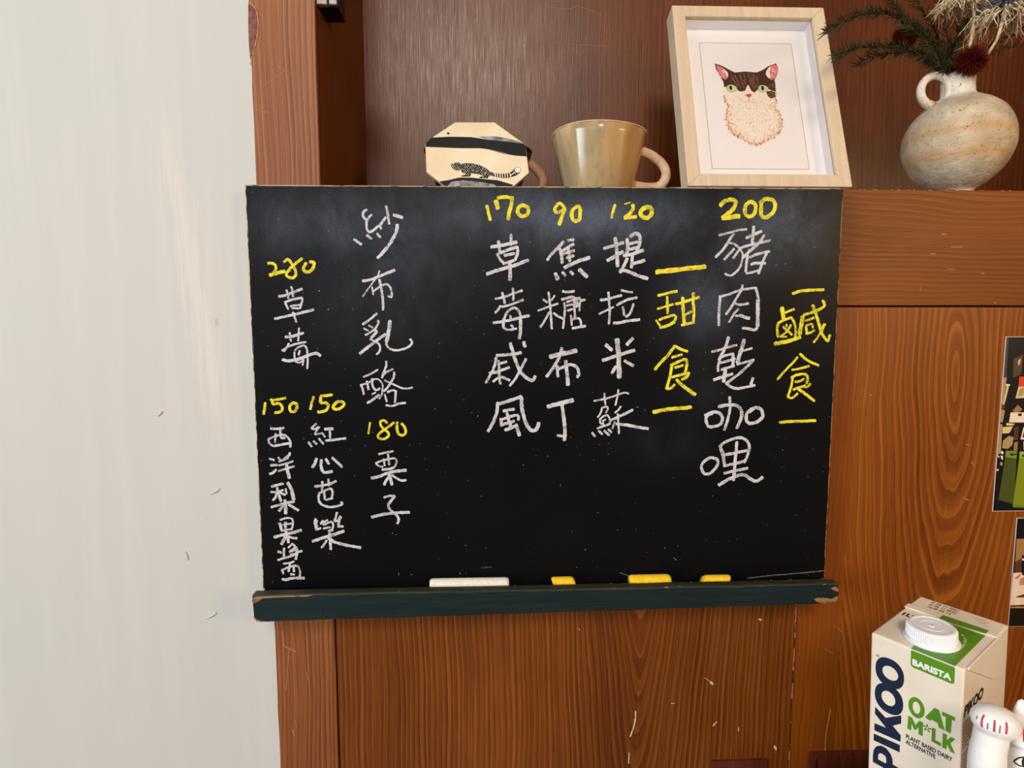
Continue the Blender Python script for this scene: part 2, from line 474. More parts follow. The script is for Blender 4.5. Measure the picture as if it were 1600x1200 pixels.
# metal catch high in the recess corner
M_STEEL = plain('grey_metal', lin(150, 142, 142), .4, .5, .4)
M_BLK = plain('black_plastic', lin(20, 16, 14), .5, .3)
catch = empty('catch', (0, 0, 0)); catch.parent = cup; catch['label'] = 'small grey and black metal catch'
bm = bmesh.new(); box(bm, .0670, .0775, .006, .012, .1822, .235)
box(bm, .0785, .0868, .008, .012, .1834, .235)
bevel(obj('catch_plate', bm, M_STEEL, catch), .0008)
bm = bmesh.new(); box(bm, .0670, .0872, .0122, .042, .1826, .235)
bevel(obj('catch_body', bm, M_BLK, catch), .001)

# ---------------------------------------------------------------- chalkboard
def board_paint():
    mm, nt, b = mat('black_board_paint')
    tc = N(nt, 'ShaderNodeTexCoord').outputs['Object']
    sep = N(nt, 'ShaderNodeSeparateXYZ'); nt.links.new(tc, sep.inputs[0])
    X, Z = sep.outputs[0], sep.outputs[2]
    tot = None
    for cx, cz, rx, rz, s in DUST_SHEEN:  # chalk dust smudges that also paint in the sheen along the top
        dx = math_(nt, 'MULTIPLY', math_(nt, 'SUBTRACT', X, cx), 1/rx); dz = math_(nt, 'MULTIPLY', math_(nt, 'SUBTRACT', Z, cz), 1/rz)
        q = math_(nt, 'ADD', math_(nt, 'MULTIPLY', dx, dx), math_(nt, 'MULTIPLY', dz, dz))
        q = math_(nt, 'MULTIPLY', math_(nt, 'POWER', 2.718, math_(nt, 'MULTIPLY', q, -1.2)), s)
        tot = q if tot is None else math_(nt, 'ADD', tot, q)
    n1 = noise(nt, mapping(nt, tc, (30, 30, 22)), 1, 6, .7, .6)
    n2 = noise(nt, mapping(nt, tc, (900, 900, 900)), 1, 2, .6)
    n3 = noise(nt, mapping(nt, tc, (5, 5, 5)), 1, 3)
    wipe = ramp(nt, n1, [(.30, (.25,)*3), (.70, (1,)*3)])
    grain = ramp(nt, n2, [(.30, (.45,)*3), (.72, (1.25,)*3)])
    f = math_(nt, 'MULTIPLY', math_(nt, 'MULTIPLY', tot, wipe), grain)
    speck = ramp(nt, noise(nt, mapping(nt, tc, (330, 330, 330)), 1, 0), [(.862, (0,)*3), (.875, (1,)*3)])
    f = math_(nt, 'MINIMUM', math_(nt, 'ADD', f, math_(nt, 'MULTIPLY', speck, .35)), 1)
    col = mixc(nt, f, ramp(nt, n3, [(.35, (.0036, .0038, .0050, 1)), (.65, (.0052, .0048, .0048, 1))]), (.125, .152, .205, 1))  # blue-grey of the chalk dust and the painted-in room reflection
    nt.links.new(col, b.inputs['Base Color'])
    b.inputs['Roughness'].default_value = .36; b.inputs['Specular IOR Level'].default_value = .11
    bump(nt, b, n2, .10, .0003)
    return mm


DUST_SHEEN = [(.275, -.028, .075, .030, .60), (.345, -.034, .060, .030, .50), (.405, -.030, .055, .028, .55), (.535, -.034, .055, .042, .62), (.505, -.062, .035, .03, .28),
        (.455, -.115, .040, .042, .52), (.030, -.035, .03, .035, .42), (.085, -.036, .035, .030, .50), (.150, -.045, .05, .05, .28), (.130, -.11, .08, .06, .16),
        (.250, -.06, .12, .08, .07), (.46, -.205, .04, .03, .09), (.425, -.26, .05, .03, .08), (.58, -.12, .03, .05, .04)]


def worn_paint(name, paint1, paint2, raw, amount, scale=(160, 160, 160), grain=True):
    mm, nt, b = mat(name)
    tc = N(nt, 'ShaderNodeTexCoord').outputs['Object']
    g = noise(nt, mapping(nt, tc, (12, 200, 260)), 1, 4, .65)
    c = ramp(nt, g, [(.3, paint1), (.7, paint2)])
    n = noise(nt, mapping(nt, tc, scale), 1, 5, .7)
    mk = ramp(nt, n, [(1-amount-.03, (0,)*3), (1-amount, (1,)*3)])
    c = mixc(nt, mk, c, raw)
    nt.links.new(c, b.inputs['Base Color']); b.inputs['Roughness'].default_value = .5; b.inputs['Specular IOR Level'].default_value = .3
    bump(nt, b, g, .3, .0006)
    return mm


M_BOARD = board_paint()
M_EDGE = worn_paint('board_edge_paint', lin(20, 34, 28), lin(38, 52, 40), lin(190, 172, 120), .50, (300, 300, 90))
M_EDGETOP = worn_paint('board_top_edge', lin(150, 130, 100), lin(190, 172, 142), lin(60, 50, 40), .42, (70, 300, 300))
board = tag(empty('chalkboard', (0, 0, -.405)), 'black menu chalkboard with a dark green chalk ledge hung on the cupboard', 'chalkboard')
board.rotation_euler.y = -.0018
board_inv = Matrix.Translation((0, 0, 0))


def bpart(name, bm, mats, smooth=False):
    o = obj(name, bm, mats, board, smooth)
    o.location = (0, 0, .405)
    return o


bm = bmesh.new()
BW, BH, B0, B1 = .6, .412, -.0200, -.0006
e = .0013
# front sheet inset, worn bevel round it, sides
fr = [(e, -e), (BW-e, -e), (BW-e, -BH+e), (e, -BH+e)]; ou = [(0, 0), (BW, 0), (BW, -BH), (0, -BH)]
vf = [bm.verts.new((x, B0, z)) for x, z in fr]; vo = [bm.verts.new((x, B0+e*.8, z)) for x, z in ou]; vb = [bm.verts.new((x, B1, z)) for x, z in ou]
bm.faces.new(vf).material_index = 0
for i in range(4):
    j = (i+1) % 4; mi = (2, 1, 0, 1)[i]
    bm.faces.new((vf[i], vo[i], vo[j], vf[j])).material_index = mi
    bm.faces.new((vo[i], vb[i], vb[j], vo[j])).material_index = mi
bm.faces.new(list(reversed(vb))).material_index = 1
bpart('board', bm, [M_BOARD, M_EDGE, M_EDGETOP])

# chalk ledge: a thick green strip with rounded worn corners
M_TRAY = worn_paint('ledge_green_paint', lin(10, 24, 26), lin(20, 42, 44), lin(56, 70, 66), .30, (40, 300, 400))
M_TRAYTOP = worn_paint('ledge_top_paint', lin(36, 40, 32), lin(62, 62, 48), lin(150, 120, 80), .33, (45, 90, 200))
M_TRAYRAW = worn_paint('ledge_worn_corner', lin(120, 84, 52), lin(165, 125, 84), lin(40, 50, 44), .40, (150, 150, 150))
bm = bmesh.new()
zl, zr, bl, br = -.4045, -.4040, -.4320, -.4252
top = [(.0018 + .594*i/24, zl + (zr-zl)*i/24 + r0.uniform(-.0003, .0003)) for i in range(25)]
bot = [(.5945, br+.001)] + [(.586 - .578*i/24, br + (bl-br)*i/24 + r0.uniform(-.0004, .0004)) for i in range(25)] + [(.0045, bl+.002), (.0022, bl+.005)]
out = [(.0015, zl-.003)] + top + [(.5962, zr-.0025), (.5975, zr-.009), (.5962, br+.006)] + bot
prism(bm, out, lambda x, z: Vector((x, -.0500, z)), lambda x, z: Vector((x, -.0400, z)))
led = bpart('ledge', bm, [M_TRAY]); bevel(led, .0009)
bm = bmesh.new()
box(bm, .0022, .596, -.0402, -.0004, -.4290, -.4120)
gro = obj('ledge_groove', bm, worn_paint('groove_paint', lin(8, 12, 12), lin(16, 20, 18), lin(60, 54, 40), .30, (60, 200, 200)), led)
bm = bmesh.new()
for i in range(24):
    a, b = top[i], top[i+1]
    v = [bm.verts.new(p) for p in ((a[0], -.0499, a[1]+.0004), (b[0], -.0499, b[1]+.0004), (b[0], -.0402, b[1]+.0006), (a[0], -.0402, a[1]+.0006))]
    bm.faces.new(v)
    v = [bm.verts.new(p) for p in ((a[0], -.0502, a[1]-.0012+r0.uniform(-.0008, .0008)), (b[0], -.0502, b[1]-.0012+r0.uniform(-.0008, .0008)), (b[0], -.0499, b[1]+.0004), (a[0], -.0499, a[1]+.0004))]
    bm.faces.new(v)
obj('worn_top_edge', bm, M_TRAYTOP, led)
for pts in ([(.0015, -.4075), (.006, -.4055), (.020, -.4052), (.045, -.4050), (.062, -.4048), (.055, -.4065), (.030, -.4066), (.012, -.4074), (.008, -.4100), (.0030, -.4125), (.0016, -.411)],
            [(.0020, -.4255), (.0055, -.4292), (.010, -.4308), (.016, -.4318), (.005, -.4312), (.0024, -.4280)],
            [(.571, -.4196), (.576, -.4180), (.583, -.4185), (.590, -.4200), (.5955, -.4165), (.5962, -.4200), (.5930, -.4240), (.580, -.4246), (.574, -.4228)],
            [(.588, -.4085), (.593, -.4065), (.596, -.4085), (.5965, -.4125), (.593, -.4115)]):
    bm = bmesh.new(); poly(bm, pts, lambda x, z: Vector((x, -.0503, z)))
    obj('worn_corner', bm, M_TRAYRAW, led)['label'] = 'bare wood where the ledge is worn'
# nail heads in the ledge and chalk crumbs
M_NAIL = plain('dark_nail', lin(40, 44, 46), .5, .5, .5)
for px, py in ((502, 959), (902, 951), (1082, 932)):
    p = at(px, py, -.0502); bm = bmesh.new()
    lathe(bm, [(.0001, 0), (.0016, 0), (.0018, .0004)], 10, fn=lambda q, a, r, z: Vector((p.x + r*math.cos(a), -.0505+z, p.z + r*math.sin(a))))
    obj('nail_head', bm, M_NAIL, led)

M_CHALKW, M_CHALKY = None, None


def chalk_mark(name, col):
    mm = bpy.data.materials.new(name); mm.use_nodes = True; nt = mm.node_tree; nt.nodes.clear()
    tc = N(nt, 'ShaderNodeTexCoord').outputs['Object']
    d = N(nt, 'ShaderNodeBsdfDiffuse'); d.inputs[0].default_value = col
    t = N(nt, 'ShaderNodeBsdfTransparent'); mx = N(nt, 'ShaderNodeMixShader'); out = N(nt, 'ShaderNodeOutputMaterial')
    n1 = noise(nt, tc, 1100, 2, .6); n2 = noise(nt, tc, 130, 2)
    f = math_(nt, 'ADD', n1, math_(nt, 'MULTIPLY', math_(nt, 'SUBTRACT', n2, .5), .55))
    f = ramp(nt, f, [(.36, (.30,)*3), (.50, (1,)*3)])
    nt.links.new(f, mx.inputs[0]); nt.links.new(t.outputs[0], mx.inputs[1]); nt.links.new(d.outputs[0], mx.inputs[2]); nt.links.new(mx.outputs[0], out.inputs[0])
    return mm


MARK = {'W': chalk_mark('white_chalk_mark', lin(208, 206, 211)), 'Y': chalk_mark('yellow_chalk_mark', lin(236, 221, 62))}

WRITING = [
('dish_lettering','W','gauze_cheese','''
28:1181 -235 1149 -259 1144 -305 1173 -334
26:1227 -285 1191 -323 1174 -375 1183 -433 1212 -453 1266 -415 1302 -390 1319 -421
28:1048 -524 1085 -551 1120 -574
28:1175 -484 1222 -519
26:1276 -465 1309 -503
30:1314 -380 1344 -339 1369 -310
26:1373 -199 1387 -275 1399 -374
35:1444 -286 1531 -309
35:1480 -379 1466 -450 1417 -544 1344 -638 1277 -706
30:1122 -933 1185 -925 1260 -899 1350 -862 1444 -827
16:1291 -833 1275 -881 1237 -932 1184 -999 1118 -1090
20:1215 -992 1220 -1029 1225 -1070
23:1227 -1036 1273 -1003 1325 -973 1363 -966 1392 -991 1409 -1043 1405 -1095 1371 -1081
27:1289 -918 1303 -992 1316 -1081 1321 -1162 1318 -1222
26:1256 -1256 1214 -1293 1161 -1334 1111 -1365
21:1171 -1375 1211 -1398
19:1122 -1405 1166 -1431
23:1262 -1327 1272 -1345 1257 -1379 1226 -1417 1192 -1443 1135 -1473
31:1222 -1424 1248 -1439 1217 -1477 1194 -1499
23:1182 -1514 1219 -1533 1260 -1556 1280 -1597 1269 -1643 1243 -1667
32:1337 -1466 1299 -1492 1246 -1529 1185 -1574 1116 -1627 1074 -1661
41:1385 -1330 1376 -1394 1363 -1477 1347 -1537
25:1347 -1537 1346 -1575 1379 -1613 1431 -1628 1499 -1620 1560 -1598 1602 -1556 1584 -1515
20:1105 -1897 1173 -1870 1252 -1823
25:1077 -1974 1092 -2020 1104 -2076
18:1087 -1977 1152 -1958 1198 -1929 1243 -1919 1275 -1942 1297 -1981 1293 -2027 1285 -2080 1258 -2122
26:1139 -1941 1153 -2027
24:1192 -1916 1191 -1961 1202 -2007 1234 -2034 1267 -2014
20:1185 -2076 1224 -2057
27:1137 -2164 1193 -2132 1259 -2080
24:1338 -1740 1337 -1786 1316 -1838 1292 -1909
24:1306 -1874 1348 -1844 1404 -1822
26:1416 -1851 1412 -1897 1385 -1949 1345 -2008 1305 -2047
21:1317 -1932 1372 -1959 1436 -1989 1487 -2012 1539 -2019 1598 -2009
21:1314 -2077 1335 -2152
24:1344 -2054 1396 -2034 1435 -2048
24:1428 -2054 1424 -2100 1416 -2160
26:1325 -2189 1393 -2196 1458 -2173 1524 -2167'''),
('price_lettering','Y','280','''
30:194 -759 241 -759 270 -788 262 -829 219 -877
39:207 -877 285 -853 356 -839
30:353 -747 390 -721 418 -747 451 -805 467 -864 436 -902 389 -894 373 -864 416 -805 477 -752 531 -713
35:571 -758 543 -805 556 -840 603 -840 640 -799 648 -752 607 -746'''),
('dish_lettering','W','strawberry','''
28:286 -1085 354 -1074 422 -1049 520 -1011
22:368 -1023 382 -1103
23:414 -990 426 -1036 429 -1087
26:343 -1146 411 -1120 517 -1097
23:519 -1099 516 -1137 492 -1205
23:351 -1154 366 -1188 378 -1213
22:396 -1184 451 -1175 502 -1167
22:412 -1201 484 -1205
28:239 -1308 337 -1286 439 -1264 559 -1235 627 -1218
23:423 -1243 438 -1290 452 -1341
30:338 -1490 415 -1482 518 -1448
22:382 -1447 392 -1533
22:477 -1401 470 -1460 464 -1529
23:370 -1554 351 -1589 316 -1636
23:299 -1627 377 -1580 463 -1554 540 -1542
22:427 -1623 462 -1593 513 -1576 542 -1598 549 -1658 550 -1727 543 -1809
20:422 -1640 420 -1692 427 -1735 465 -1748 495 -1735 508 -1709
25:473 -1627 463 -1670
22:508 -1718 499 -1774
33:300 -1717 355 -1730 440 -1718 526 -1688 612 -1658 646 -1658 680 -1680'''),
('price_lettering','Y','180','''
22:1159 -2367 1139 -2482
27:1333 -2373 1303 -2346 1268 -2355 1267 -2394 1297 -2435 1339 -2470 1343 -2506 1303 -2537 1251 -2532 1234 -2505 1270 -2465 1332 -2421 1402 -2369
29:1437 -2365 1432 -2427 1444 -2480 1478 -2503 1518 -2481 1514 -2427 1480 -2378'''),
('dish_lettering','W','chestnut','''
24:1239 -2696 1317 -2679 1388 -2667
24:1335 -2697 1345 -2809
21:1290 -2746 1297 -2818
22:1206 -2790 1272 -2764 1351 -2747 1404 -2743 1420 -2774 1406 -2819 1384 -2841
22:1210 -2795 1240 -2822 1279 -2827
29:1270 -2858 1340 -2854 1393 -2837
35:1159 -2947 1242 -2929 1330 -2894 1418 -2877 1515 -2869
34:1339 -2899 1355 -2962 1367 -3021
32:1338 -2935 1311 -2971 1288 -3020
27:1369 -2917 1426 -2958 1469 -2977 1513 -2973
27:1283 -3154 1339 -3138 1391 -3139
30:1395 -3143 1344 -3202 1324 -3246 1354 -3298 1409 -3343 1429 -3395 1414 -3433
34:1151 -3362 1260 -3335 1397 -3318 1540 -3316'''),
('price_lettering','Y','150a','''
29:109 -2154 100 -2216 88 -2271
26:173 -2128 248 -2121 318 -2104
31:170 -2118 192 -2167 246 -2161 275 -2192 267 -2241 201 -2259
33:391 -2156 356 -2186 358 -2236 394 -2248 425 -2211 421 -2168 391 -2156'''),
('price_lettering','Y','150b','''
29:598 -2096 578 -2157 560 -2225
31:670 -2090 785 -2078
33:670 -2094 668 -2158 716 -2158 742 -2189 714 -2238 635 -2253
33:838 -2146 794 -2189 799 -2220 848 -2223 897 -2190 892 -2153 838 -2146'''),
('dish_lettering','W','pearjam','''
28:154 -2417 218 -2422 287 -2414
21:203 -2470 191 -2563
25:251 -2435 250 -2479 257 -2515 296 -2519
24:123 -2531 189 -2501 267 -2484 317 -2506 346 -2555 344 -2613
24:127 -2540 139 -2576 172 -2602
28:185 -2598 263 -2585 341 -2573
25:128 -2730 175 -2749
27:138 -2800 203 -2798
29:122 -2891 157 -2878 193 -2847
29:337 -2670 323 -2701 274 -2736
21:215 -2718 244 -2754
24:222 -2762 283 -2741 318 -2723
24:220 -2802 290 -2785 364 -2759
24:214 -2860 288 -2839 375 -2813
37:299 -2785 305 -2857 323 -2937
29:138 -3025 195 -3008 256 -2995
24:127 -3079 192 -3079 254 -3062
29:194 -3035 202 -3089 227 -3179
26:187 -3093 173 -3133 145 -3169
27:205 -3080 273 -3112
22:280 -3045 287 -3103
40:304 -2982 340 -3063 358 -3162
29:125 -3239 204 -3219 275 -3197 362 -3185
37:267 -3166 273 -3233 270 -3310
29:247 -3224 202 -3282
29:304 -3216 402 -3276
21:211 -3377 277 -3356 329 -3365 341 -3411 325 -3483
29:206 -3409 220 -3487
19:231 -3428 328 -3415
21:220 -3491 325 -3474
32:263 -3401 264 -3474 266 -3546
34:143 -3558 245 -3532 324 -3515 421 -3489
37:253 -3546 243 -3583 214 -3637
31:279 -3547 285 -3620
27:292 -3556 331 -3570 374 -3574
26:172 -3714 207 -3724
27:239 -3678 233 -3738 235 -3793
26:169 -3806 235 -3784 324 -3758 378 -3722 422 -3713
23:328 -3630 283 -3675
23:337 -3639 349 -3676 299 -3707
24:290 -3720 370 -3690
31:362 -3667 369 -3731 353 -3799
21:298 -3748 333 -3739
23:224 -3843 286 -3840 335 -3822
27:294 -3845 274 -3932
24:204 -3917 275 -3886 346 -3868 381 -3887 392 -3943 386 -3994
24:212 -3921 220 -3954
27:328 -3887 331 -3933
24:295 -3960 334 -3965
31:209 -4009 244 -4019 315 -4002 434 -4004'''),
('dish_lettering','W','guava','''
21:615 -2372 588 -2398 566 -2420 596 -2429 635 -2407
21:646 -2407 617 -2443 598 -2482 637 -2478 672 -2474 697 -2514
27:531 -2561 560 -2610
25:579 -2553 612 -2584
25:636 -2527 681 -2585
33:699 -2430 781 -2428
24:749 -2452 750 -2532
27:704 -2549 799 -2541 908 -2526
33:607 -2735 584 -2788 561 -2828
35:655 -2749 648 -2807 655 -2860
32:655 -2860 685 -2883 759 -2871
29:698 -2740 727 -2794
30:764 -2728 810 -2773 861 -2827
29:576 -3030 655 -3017 725 -3005 795 -2974
26:656 -2977 649 -3067
27:718 -2951 720 -3023
26:622 -3098 670 -3076 741 -3050
26:745 -3054 757 -3095 742 -3158
27:622 -3093 611 -3147 619 -3193 657 -3229 726 -3247 796 -3240 850 -3218 841 -3195
26:670 -3090 676 -3166
24:685 -3171 755 -3154
26:574 -3369 563 -3414 589 -3451
31:586 -3387 572 -3432 579 -3487
23:570 -3487 623 -3470
23:647 -3388 624 -3424
23:624 -3424 696 -3384
23:650 -3438 730 -3403 751 -3430 745 -3480
23:649 -3474 720 -3462
29:701 -3503 745 -3490
23:795 -3304 780 -3362 765 -3399
26:770 -3399 805 -3390 828 -3345
27:832 -3354 809 -3417 807 -3463
29:808 -3454 852 -3455
36:535 -3610 637 -3575 744 -3544 859 -3505
32:713 -3526 715 -3608 721 -3700
26:680 -3598 653 -3644 625 -3680
34:699 -3580 768 -3622 872 -3656 1026 -3686'''),
('price_lettering','Y','170','''
35:2369 -191 2386 -261 2404 -332
48:2459 -144 2482 -220
37:2477 -115 2555 -106 2632 -120
40:2626 -131 2602 -225 2580 -325
40:2722 -183 2680 -219 2686 -271 2734 -295 2782 -265 2776 -206 2722 -183'''),
('price_lettering','Y','90','''
33:3150 -210 3101 -163 3053 -210 3059 -252 3108 -245 3150 -216
40:3150 -216 3120 -304 3094 -375
40:3277 -197 3228 -233 3223 -304 3254 -339 3296 -321 3307 -256 3295 -203 3270 -197'''),
('price_lettering','Y','120','''
31:3658 -177 3635 -254 3623 -307
16:3755 -171 3810 -153
40:3834 -176 3841 -217 3799 -271 3754 -301
38:3754 -307 3873 -294
47:3969 -199 3921 -235 3928 -288 3983 -305 4025 -270 4024 -210 3969 -199'''),
('dish_lettering','W','chiffon','''
38:2411 -597 2529 -578 2668 -548
31:2484 -537 2499 -662
31:2611 -472 2608 -578
33:2499 -656 2577 -626 2674 -596
33:2674 -596 2676 -661 2650 -726
31:2469 -662 2499 -715 2529 -745
31:2541 -679 2644 -661
33:2529 -763 2638 -732
38:2365 -864 2492 -822 2638 -780 2783 -726
40:2595 -739 2601 -840 2599 -924
25:2451 -1112 2522 -1099 2613 -1067 2723 -1028
26:2519 -1051 2535 -1109 2545 -1157
27:2626 -1006 2633 -1064 2629 -1128
26:2503 -1182 2476 -1224 2447 -1253
26:2515 -1192 2580 -1179 2658 -1150 2733 -1121
28:2541 -1347 2541 -1308 2567 -1250 2613 -1211 2652 -1205 2684 -1231 2704 -1276 2704 -1321
36:2704 -1321 2704 -1386 2704 -1451 2691 -1516
33:2538 -1308 2531 -1353 2528 -1392
24:2528 -1399 2560 -1422 2606 -1425 2665 -1412
26:2600 -1282 2606 -1308
26:2606 -1379 2622 -1392 2626 -1425
31:2427 -1355 2515 -1341 2613 -1324 2704 -1302 2792 -1283
34:2459 -1683 2588 -1677 2710 -1659
29:2453 -1707 2440 -1781 2403 -1867 2347 -1965
27:2480 -1738 2483 -1855 2495 -1978
27:2483 -1769 2563 -1750
32:2384 -1867 2477 -1849 2587 -1806
27:2470 -1916 2421 -1953
29:2507 -1904 2593 -1942
36:2600 -1561 2631 -1671 2674 -1794 2711 -1868 2785 -1930 2834 -1943 2852 -1899
29:2760 -1720 2710 -1819 2655 -1917 2593 -1997
38:2735 -1549 2750 -1598
36:2469 -2170 2457 -2276 2413 -2388 2365 -2470
39:2482 -2183 2587 -2152 2711 -2110
41:2711 -2116 2717 -2228 2742 -2341 2773 -2416 2823 -2467 2872 -2448 2895 -2386
34:2525 -2258 2636 -2240
34:2562 -2277 2586 -2371
32:2493 -2352 2587 -2321 2673 -2303 2680 -2353
39:2500 -2339 2506 -2414
34:2512 -2402 2636 -2365
37:2593 -2365 2599 -2428
37:2543 -2458 2624 -2428 2667 -2403
41:2655 -2403 2692 -2516'''),
('dish_lettering','W','pudding','''
33:3140 -541 3086 -600 3025 -660 2975 -725
31:3182 -531 3241 -522
34:3104 -612 3117 -671 3129 -755
31:3129 -636 3195 -594 3243 -564
29:3135 -665 3250 -629
31:3172 -701 3244 -683
34:3189 -600 3202 -737
40:3148 -800 3257 -749 3403 -700
43:3057 -857 3082 -917
31:3130 -845 3161 -881
31:3209 -838 3240 -868
45:3301 -820 3381 -892
26:2990 -1047 3000 -1128 3010 -1224 3017 -1322 3024 -1416
23:2935 -1118 2977 -1150
20:3052 -1079 3020 -1128
23:2883 -1232 2958 -1205 3023 -1182 3085 -1160
25:2997 -1250 2971 -1296 2939 -1354 2906 -1399
26:3043 -1257 3089 -1292 3142 -1315
29:3133 -1037 3186 -1044 3251 -1037
29:3124 -1121 3166 -1108 3232 -1092
24:3147 -1153 3157 -1205 3151 -1296 3139 -1413
26:3245 -1089 3252 -1160 3256 -1237 3260 -1302
24:3173 -1147 3232 -1127
23:3174 -1182 3232 -1169
25:3184 -1231 3233 -1218
36:3265 -1115 3310 -1108
30:3278 -1127 3285 -1192
27:3311 -1134 3363 -1124
20:3311 -1140 3305 -1234
23:3291 -1160 3272 -1199
23:3220 -1279 3228 -1380
24:3234 -1322 3273 -1312 3306 -1315 3322 -1348 3323 -1387
30:3234 -1413 3300 -1400 3369 -1390
52:3006 -1703 3105 -1678 3278 -1642
34:3129 -1611 3105 -1697 3044 -1808 2970 -1906
34:3081 -1795 3088 -1907
34:3081 -1832 3155 -1802 3229 -1784 3285 -1815 3305 -1883 3286 -1914
41:3167 -1746 3180 -1870 3194 -1994
48:2984 -2217 3108 -2187 3245 -2150
41:3133 -2206 3153 -2344 3166 -2495 3158 -2571
30:3085 -2519 3167 -2533'''),
('dish_lettering','W','tiramisu','''
36:3549 -610 3646 -580 3749 -550
40:3663 -503 3683 -622 3692 -789
41:3587 -730 3672 -682 3745 -639
38:3785 -514 3793 -597 3782 -663
38:3816 -490 3864 -460 3907 -478 3915 -549 3886 -645
32:3805 -562 3890 -543
34:3799 -621 3891 -597
38:3751 -681 3843 -663 3953 -627
34:3843 -681 3833 -801
36:3833 -765 3967 -729
36:3789 -705 3759 -777 3717 -849
38:3717 -825 3797 -837 3896 -879 4002 -909
36:3524 -1124 3537 -1126
28:3520 -1126 3592 -1118 3658 -1098 3736 -1079
27:3601 -1047 3609 -1147 3617 -1257 3609 -1368
23:3509 -1267 3561 -1241 3620 -1215 3656 -1195
24:3732 -1027 3788 -1040 3848 -1050
28:3689 -1179 3751 -1143 3816 -1118 3895 -1101
27:3751 -1195 3759 -1237 3766 -1280
27:3860 -1166 3844 -1225 3819 -1270 3783 -1296
32:3658 -1361 3728 -1355 3807 -1338 3925 -1325
41:3580 -1581 3643 -1637
37:3859 -1514 3798 -1582
53:3697 -1526 3712 -1662 3721 -1810 3726 -1922
39:3551 -1741 3700 -1692 3880 -1640
37:3689 -1804 3647 -1872
34:3776 -1748 3870 -1798
21:3464 -2162 3554 -2146 3633 -2126 3726 -2093 3779 -2077 3826 -2088
22:3573 -2082 3577 -2146 3584 -2206
22:3716 -2046 3710 -2113 3688 -2207
21:3551 -2232 3535 -2286 3506 -2333
21:3548 -2232 3601 -2223 3608 -2253 3589 -2286
22:3529 -2353 3569 -2320 3609 -2313 3630 -2354 3634 -2408
21:3529 -2346 3533 -2393 3554 -2400
17:3553 -2373 3590 -2353
17:3563 -2367 3564 -2414
27:3507 -2447 3564 -2427 3624 -2407
28:3448 -2494 3478 -2534
26:3514 -2474 3555 -2511
26:3575 -2474 3626 -2522
25:3618 -2458 3652 -2495
21:3745 -2220 3722 -2254 3686 -2287
32:3637 -2367 3710 -2334 3783 -2301 3870 -2258
23:3713 -2297 3721 -2381 3730 -2506
22:3684 -2381 3658 -2455
35:3698 -2405 3785 -2412 3893 -2433 4035 -2458'''),
('price_lettering','Y','200','''
45:4728 -182 4776 -135 4849 -122 4887 -152 4864 -211 4805 -265 4756 -301
52:4757 -307 4929 -282
43:5035 -139 4987 -181 4990 -258 5040 -288 5088 -252 5091 -168 5035 -139
43:5140 -150 5194 -114 5269 -126 5296 -179 5274 -245 5214 -293 5164 -287 5149 -221 5152 -150'''),
('heading_lettering','Y','sweet','''
53:4090 -844 4212 -830 4376 -812 4528 -797 4594 -790
30:4112 -1082 4204 -1059 4309 -1036
28:4205 -1091 4210 -1166 4216 -1264
24:4109 -1218 4194 -1192 4273 -1169
27:4128 -1329 4197 -1303 4289 -1277
31:4303 -1290 4291 -1336 4251 -1368
32:4139 -1407 4199 -1394 4291 -1355
24:4098 -1332 4136 -1384
37:4367 -1101 4373 -1192 4383 -1296 4391 -1375
32:4476 -1055 4479 -1159 4488 -1257 4484 -1355
32:4296 -1166 4352 -1156 4431 -1130 4537 -1098
27:4389 -1283 4461 -1244
31:4362 -1381 4424 -1368 4491 -1355
35:4297 -1597 4224 -1696 4157 -1764 4096 -1838
32:4297 -1597 4354 -1628 4430 -1653
30:4269 -1715 4374 -1684
32:4258 -1795 4326 -1765 4413 -1734 4428 -1796 4411 -1883
28:4303 -1821 4390 -1796
32:4271 -1796 4260 -1883 4238 -1982 4220 -2039
30:4220 -2039 4270 -2033 4305 -1995
30:4274 -1920 4417 -1883
35:4381 -1946 4437 -1908 4449 -1871
39:4325 -1945 4396 -2014 4525 -2103
44:4087 -2283 4213 -2259 4484 -2235'''),
